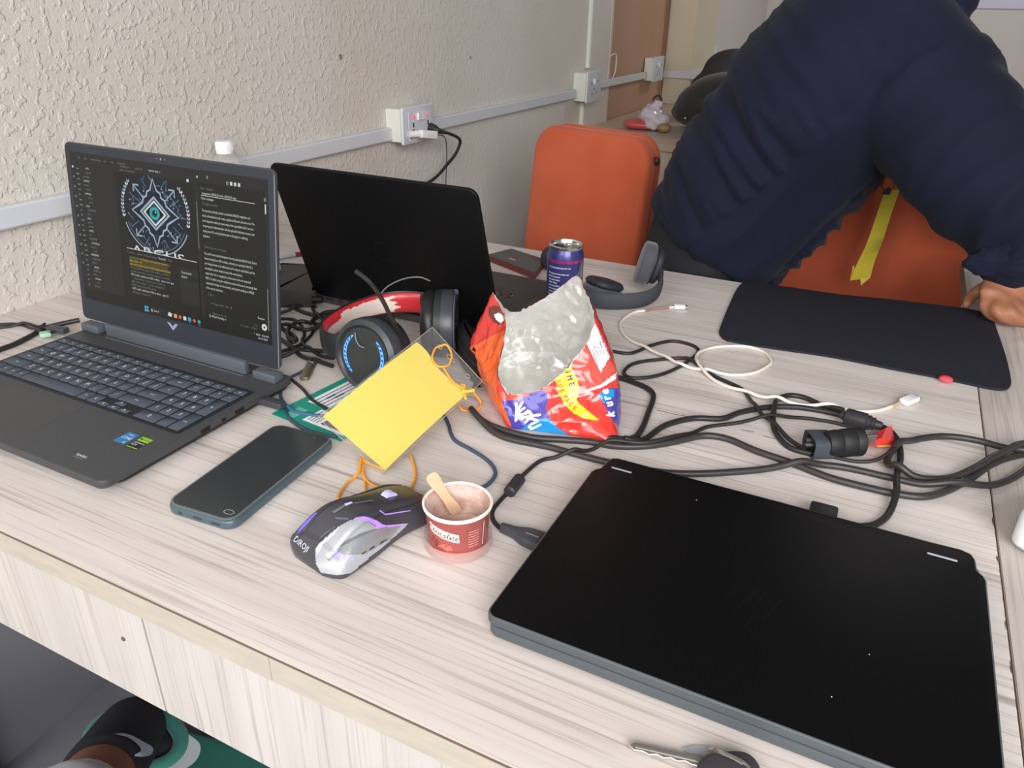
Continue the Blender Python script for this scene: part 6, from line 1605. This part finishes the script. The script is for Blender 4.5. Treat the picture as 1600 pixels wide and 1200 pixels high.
hair.build('hair', mat('black_hair', (22, 20, 20), .6, bump=(200, .6, .002)), pn, sharp=False)
for sy in (-1, 1):
    a = MB(); blob(a, (.084, sy * .030, .012), (.012, .014, .009), 12, 8, Mh); a.build('eye', mat('eye_white', (232, 228, 220), .2), pn)
# shirt
s = MB()
limb(s, [(t_(.862, 1.30, .010), (.185, .155)), (t_(.91, 1.30, .10), (.18, .165)), (t_(.96, 1.30, .19), (.185, .17)), (t_(1.01, 1.30, .28), (.20, .175)), (t_(1.07, 1.30, .365), (.205, .165)), (t_(1.135, 1.30, .435), (.15, .12)), (t_(1.165, 1.30, .47), (.075, .07))], up=(0, 1, 0), n=32)
arm = [(PY(1390, 85, 1.24), .112), (PY(1440, 150, 1.20), .112), (PY(1500, 228, 1.16), .104), (PY(1552, 298, 1.13), .092), (PY(1582, 352, 1.115), .074), (PY(1590, 392, 1.10), .056), (PY(1588, 416, 1.09), .043)]
limb(s, arm, n=24)
limb(s, [(t_(1.10, 1.42, .37), .10), (t_(1.22, 1.48, .26), .09), (t_(1.34, 1.43, .16), .075), (t_(1.40, 1.38, .09), .052)], n=20)
sm = merge(s, .0075, 6, .5)
axis = Vector((.5, 0, .866)).normalized(); o0 = t_(.86, 1.3, 0)
adir = (Vector(arm[3][0]) - Vector(arm[0][0])).normalized()
for i, p in enumerate(sm.v):
    p = Vector(p); n_ = Vector(sm.n[i]); q = p - o0; h = q.dot(axis)
    side = q - axis * h
    x, y = pr(p)
    # folds: arcs across the lower back, pulled towards the armpit
    f1 = mnoise.noise(Vector((h * 26 + side.x * 9, side.x * 4.0, p.y * 5.0)))
    f2 = mnoise.noise(Vector((h * 48 + side.x * 16, side.x * 7 + 5, p.y * 9)))
    amp = .0165 * (.30 + .65 * math.exp(-((h - .17) / .14) ** 2))
    d = (1 - abs(f1) * 2.4) * amp * .8 + (1 - abs(f2) * 2.2) * amp * .30
    qa = p - Vector(arm[0][0]); ha = qa.dot(adir)
    if p.y < 1.22 and ha > .08:
        f3 = mnoise.noise(Vector((ha * 24 + q.z * 6, q.y * 8, q.z * 5 + 3))); d = (1 - abs(f3) * 2.3) * (.007 + .010 * max(0, (ha - .25) / .2))
    sm.v[i] = tuple(p + n_ * d)
sm.build('shirt', mat('navy_cotton', (19, 24, 44), .85, spec=.25, sheen=.04, bump=(900, .15, .0004), vary=(5, (15, 19, 35))), pn, sharp=False)
s = MB()
limb(s, [(PY(1590, 396, 1.085), (.045, .040)), (PY(1572, 406, 1.07), (.036, .028)), (PY(1545, 409, 1.062), (.024, .015)), (PY(1522, 411, 1.06), (.016, .009)), (PY(1509, 413, 1.06), (.010, .006))], n=16)
limb(s, [(PY(1592, 410, 1.075), .040), (PY(1572, 424, 1.062), (.022, .016)), (PY(1562, 432, 1.058), (.012, .008))], n=14)
limb(s, [(PY(1548, 416, 1.058), (.018, .010)), (PY(1530, 419, 1.056), (.012, .007)), (PY(1519, 420, 1.056), (.006, .004))], n=12)
cf = merge(s, .0035, 3, .5); cf.v = [tuple(Vector(p) + Vector(cf.n[i]) * .0028 * (1 - abs(mnoise.noise((p[0] * 20, p[1] * 20, p[2] * 110))) * 2.4)) for i, p in enumerate(cf.v)]
cf.build('cuff', MATS['navy_cotton'], pn, sharp=False)
# trousers
s = MB()
limb(s, [(t_(.885, 1.30, .06), (.165, .125)), (t_(.845, 1.30, -.04), (.175, .135)), (t_(.84, 1.30, -.14), (.175, .13))], up=(0, 1, 0), n=28)
for y_ in (1.215, 1.385): limb(s, [(t_(.84, y_, -.12), .105), (t_(.845, y_, -.38), .085), (t_(.835, y_, -.66), .068)], n=20)
tm = merge(s, .010, 5); tm.v = [tuple(Vector(p) + Vector(tm.n[i]) * .004 * mnoise.noise(Vector(p) * 22)) for i, p in enumerate(tm.v)]
tm.build('trousers', mat('black_denim', (26, 26, 30), .8), pn, sharp=False)
for y_ in (1.215, 1.385):
    s = MB(); limb(s, [(t_(.785, y_, -.705), (.045, .040)), (t_(.88, y_, -.708), (.045, .038)), (t_(.99, y_, -.722), (.042, .024)), (t_(1.02, y_, -.726), (.034, .020))], up=(0, 1, 0), n=18); sh = merge(s, .008, 3)
    sh.v = [(x, y, max(z, .0005)) for x, y, z in sh.v]; sh.build('shoe', mat('black_shoe', (24, 24, 26), .5), pn, sharp=False)
a = MB(); a.tube([PY(1570, 431, 1.058), PY(1572, 437, 1.056)], .004, 8); 
# yellow ribbon with its clip, hanging in front of the orange chair
rb = thing('yellow_ribbon', 'yellow ribbon with an orange knot hanging below the person in front of the orange chair', 'ribbon', PY(1392, 292, 1.40))
yr = 1.40
a = MB(); k0 = [PY(x, y, yr + dy) for x, y, dy in ((1396, 292, 0), (1388, 315, .006), (1378, 345, .0), (1366, 380, -.006), (1352, 412, 0), (1344, 436, .004))]
ks = spline(k0, 5); n_ = len(ks); v = []; f = []
for i, c in enumerate(ks):
    t = i / (n_ - 1); hw = .0135 + .006 * t; tw = .5 * math.sin(t * 3)
    sd = Vector((math.cos(tw), math.sin(tw), .33)).normalized() * hw
    for th_ in (-.0006, .0006):
        nn = Vector((0, th_, 0)); v += [c - sd + nn, c + sd + nn]
for i in range(n_ - 1):
    q = i * 4; r_ = q + 4; f += [(q, q + 1, r_ + 1, r_), (q + 2, r_ + 2, r_ + 3, q + 3), (q, r_, r_ + 2, q + 2), (q + 1, q + 3, r_ + 3, r_ + 1)]
q = (n_ - 1) * 4; tip0 = PY(1333, 414, yr); tip1 = PY(1345, 446, yr); 
v += [tip0, tip1, ks[-1].lerp(ks[-2], .5)]; L0 = len(v) - 3; f += [(q, L0, L0 + 2), (L0 + 2, L0 + 1, q + 1)]
a.add(v, f); a.build('strap', mat('yellow_satin', (196, 176, 44), .5, sheen=.3, bump=(80, .3, .001)), rb, angle=60)
a = MB(); 
for i, x_ in enumerate((1384, 1393, 1402)): 
    c = PY(x_ + 1, 280, yr - .006 + .004 * (i % 2)); blob(a, c, (.0105, .012, .024 - .003 * abs(i - 1)), 14, 10)
a.build('knot', mat('orange_knot', (204, 104, 60), .7), rb)
a = MB(); c = PY(1386, 297, yr - .006); a.box((c.x - .007, c.y - .005, c.z - .008), (c.x + .007, c.y + .005, c.z + .007)); a.tube(spline([PY(1360, 280, yr), PY(1372, 274, yr), PY(1380, 282, yr), PY(1386, 296, yr)], 4), .006, 8); a.build('clip', mat('black_clip', (26, 22, 24), .5), rb)
a = MB(); a.tube(spline([PY(1394, 262, yr), PY(1400, 240, yr - .01), PY(1412, 210, yr - .03), PY(1440, 150, 1.39)], 5), .0035, 6); a.build('neck_cord', mat('dark_neck_cord', (40, 26, 24), .6), rb)

# ================================================================== the seated person's foot under the desk
p2n = thing('person', 'seated person showing one foot in a black sock and green sneaker', 'person', (.25, .2, 0))
g_ = lambda x, y, z: Vector((x, y, z))
ank, kne = g_(.258, .198, .130), g_(.62, -.18, .455)
b = MB()
limb(b, [(g_(.19, .190, .050), .034), (g_(.27, .205, .055), (.042, .038)), (g_(.37, .235, .045), (.044, .028)), (g_(.44, .257, .036), (.038, .020))], up=(0, 1, 0))
limb(b, [(g_(.235, .200, .07), .042), (ank, .042), (ank.lerp(kne, .35), .048), (ank.lerp(kne, .65), .055), (kne, .058)])
limb(b, [(kne, .066), (g_(.66, -.42, .50), .075), (g_(.62, -.66, .50), .085)])
bb = merge(b, .007, 3); bb.build('body', skin, p2n, sharp=False)
s = MB(); limb(s, [(g_(.20, .191, .053), .038), (g_(.27, .206, .060), (.047, .044)), (g_(.36, .232, .050), (.047, .033))], up=(0, 1, 0))
limb(s, [(g_(.232, .200, .065), .050), (ank, .0500), (ank.lerp(kne, .17), .0530), (ank.lerp(kne, .32), .0545)])
ss = merge(s, .006, 4); sock = ss.build('sock', mat('black_knit', (42, 42, 48), .85, bump=(350, .5, .0008)), p2n, sharp=False)
bvs = BVHTree.FromPolygons([Vector(p) for p in ss.v], ss.f)
def Sk(pts): return [(x / 3.428, 850 + y / 3.428) for x, y in pts]
upper = [(612, 1020), (660, 1018), (700, 1028), (740, 1048), (775, 1068), (805, 1082), (818, 1100), (812, 1120), (795, 1135), (765, 1142), (716, 1138), (722, 1128), (745, 1124), (752, 1108), (742, 1085), (715, 1060), (680, 1038), (640, 1028)]
q = MB(); pp = Sk(upper)
for i in range(len(pp) // 2 - 1):
    j = len(pp) - 1 - i; quad = [pp[i], pp[i + 1], pp[j - 1], pp[j]]
    decal(bvs, q, quad, [(0, 1, 2, 3)], 0, .0012)
if q.v: q.build('sock_mark', mat('sock_white_thread', (206, 210, 226), .7), sock)
# sneaker: sole, upper with an open collar, white band
sn = MB(); 
fo = [(-.135, 0), (-.128, -.030), (-.09, -.040), (-.03, -.039), (.05, -.043), (.11, -.046), (.155, -.038), (.178, -.012), (.176, .016), (.150, .040), (.09, .044), (.02, .037), (-.05, .036), (-.10, .036), (-.128, .026)]
Mf = Matrix.Translation((.312, .213, 0)) @ Matrix.Rotation(.22, 4, 'Z') @ Matrix.Scale(1.13, 4)
fk = [tuple(p) for p in spline([(x, y, 0) for x, y in fo], 4, True)]; fk = [(x, y) for x, y, _ in fk]
sn.slab(fk, .0005, .026, .006, 3, 0, Mf); sole = sn.build('sole', mat('sneaker_sole_white', (214, 220, 218), .5), p2n)
n_ = len(fk); v = []; f = []; m_ = []
def up_h(x): return .088 - max(0, x + .02) * .20 if x > -.02 else .088 + .006 * min(1, (-x - .02) / .1)
K_ = 14
for i in range(K_ + 1):
    t = i / K_
    for x, y in fk:
        ga = math.atan2(y * 2.2, x + .052); open_x, open_y = -.052 + .066 * math.cos(ga), .046 * math.sin(ga)
        xx = x * (1 - .02 * t) + (open_x - x * .98) * max(0, (t - .45) / .55) ** 1.6; yy_ = y * (1.04 - .06 * t) + (open_y - y) * max(0, (t - .45) / .55) ** 1.6
        zz_ = .022 + (up_h(open_x) - .022) * math.sin(t * PI / 2) ** (.85)
        v.append(Mf @ Vector((xx, yy_, zz_)))
for i in range(K_):
    for j in range(n_): f.append((i * n_ + j, i * n_ + (j + 1) % n_, (i + 1) * n_ + (j + 1) % n_, (i + 1) * n_ + j)); m_.append(1 if i == 13 and fk[j][0] > -.10 else 0)
up = MB(); up.add(v, f, m_); upo = up.build('upper', [mat('sneaker_green', (52, 112, 100), .55, bump=(300, .2, .0006)), mat('sneaker_white_band', (222, 228, 230), .5)], p2n, angle=70)
a = MB(); cl_ = [Vector(v[K_ * n_ + j]) for j in range(n_)]; a.tube(cl_, .0125, 10, closed=True); a.build('collar', mat('sneaker_collar_teal', (66, 140, 126), .8, sheen=.3), upo, angle=80)
s = MB(); limb(s, [(ank.lerp(kne, .50), .064), (ank.lerp(kne, .62), .078), (kne, .082), (g_(.66, -.42, .51), .095), (g_(.62, -.66, .505), .105)], n=24)
tt = merge(s, .010, 3); tt.v = [tuple(Vector(p) + Vector(tt.n[i]) * .007 * mnoise.noise(Vector(p) * 18)) for i, p in enumerate(tt.v)]
tt.build('trouser_leg', mat('white_cotton', (226, 230, 236), .8), p2n, sharp=False)
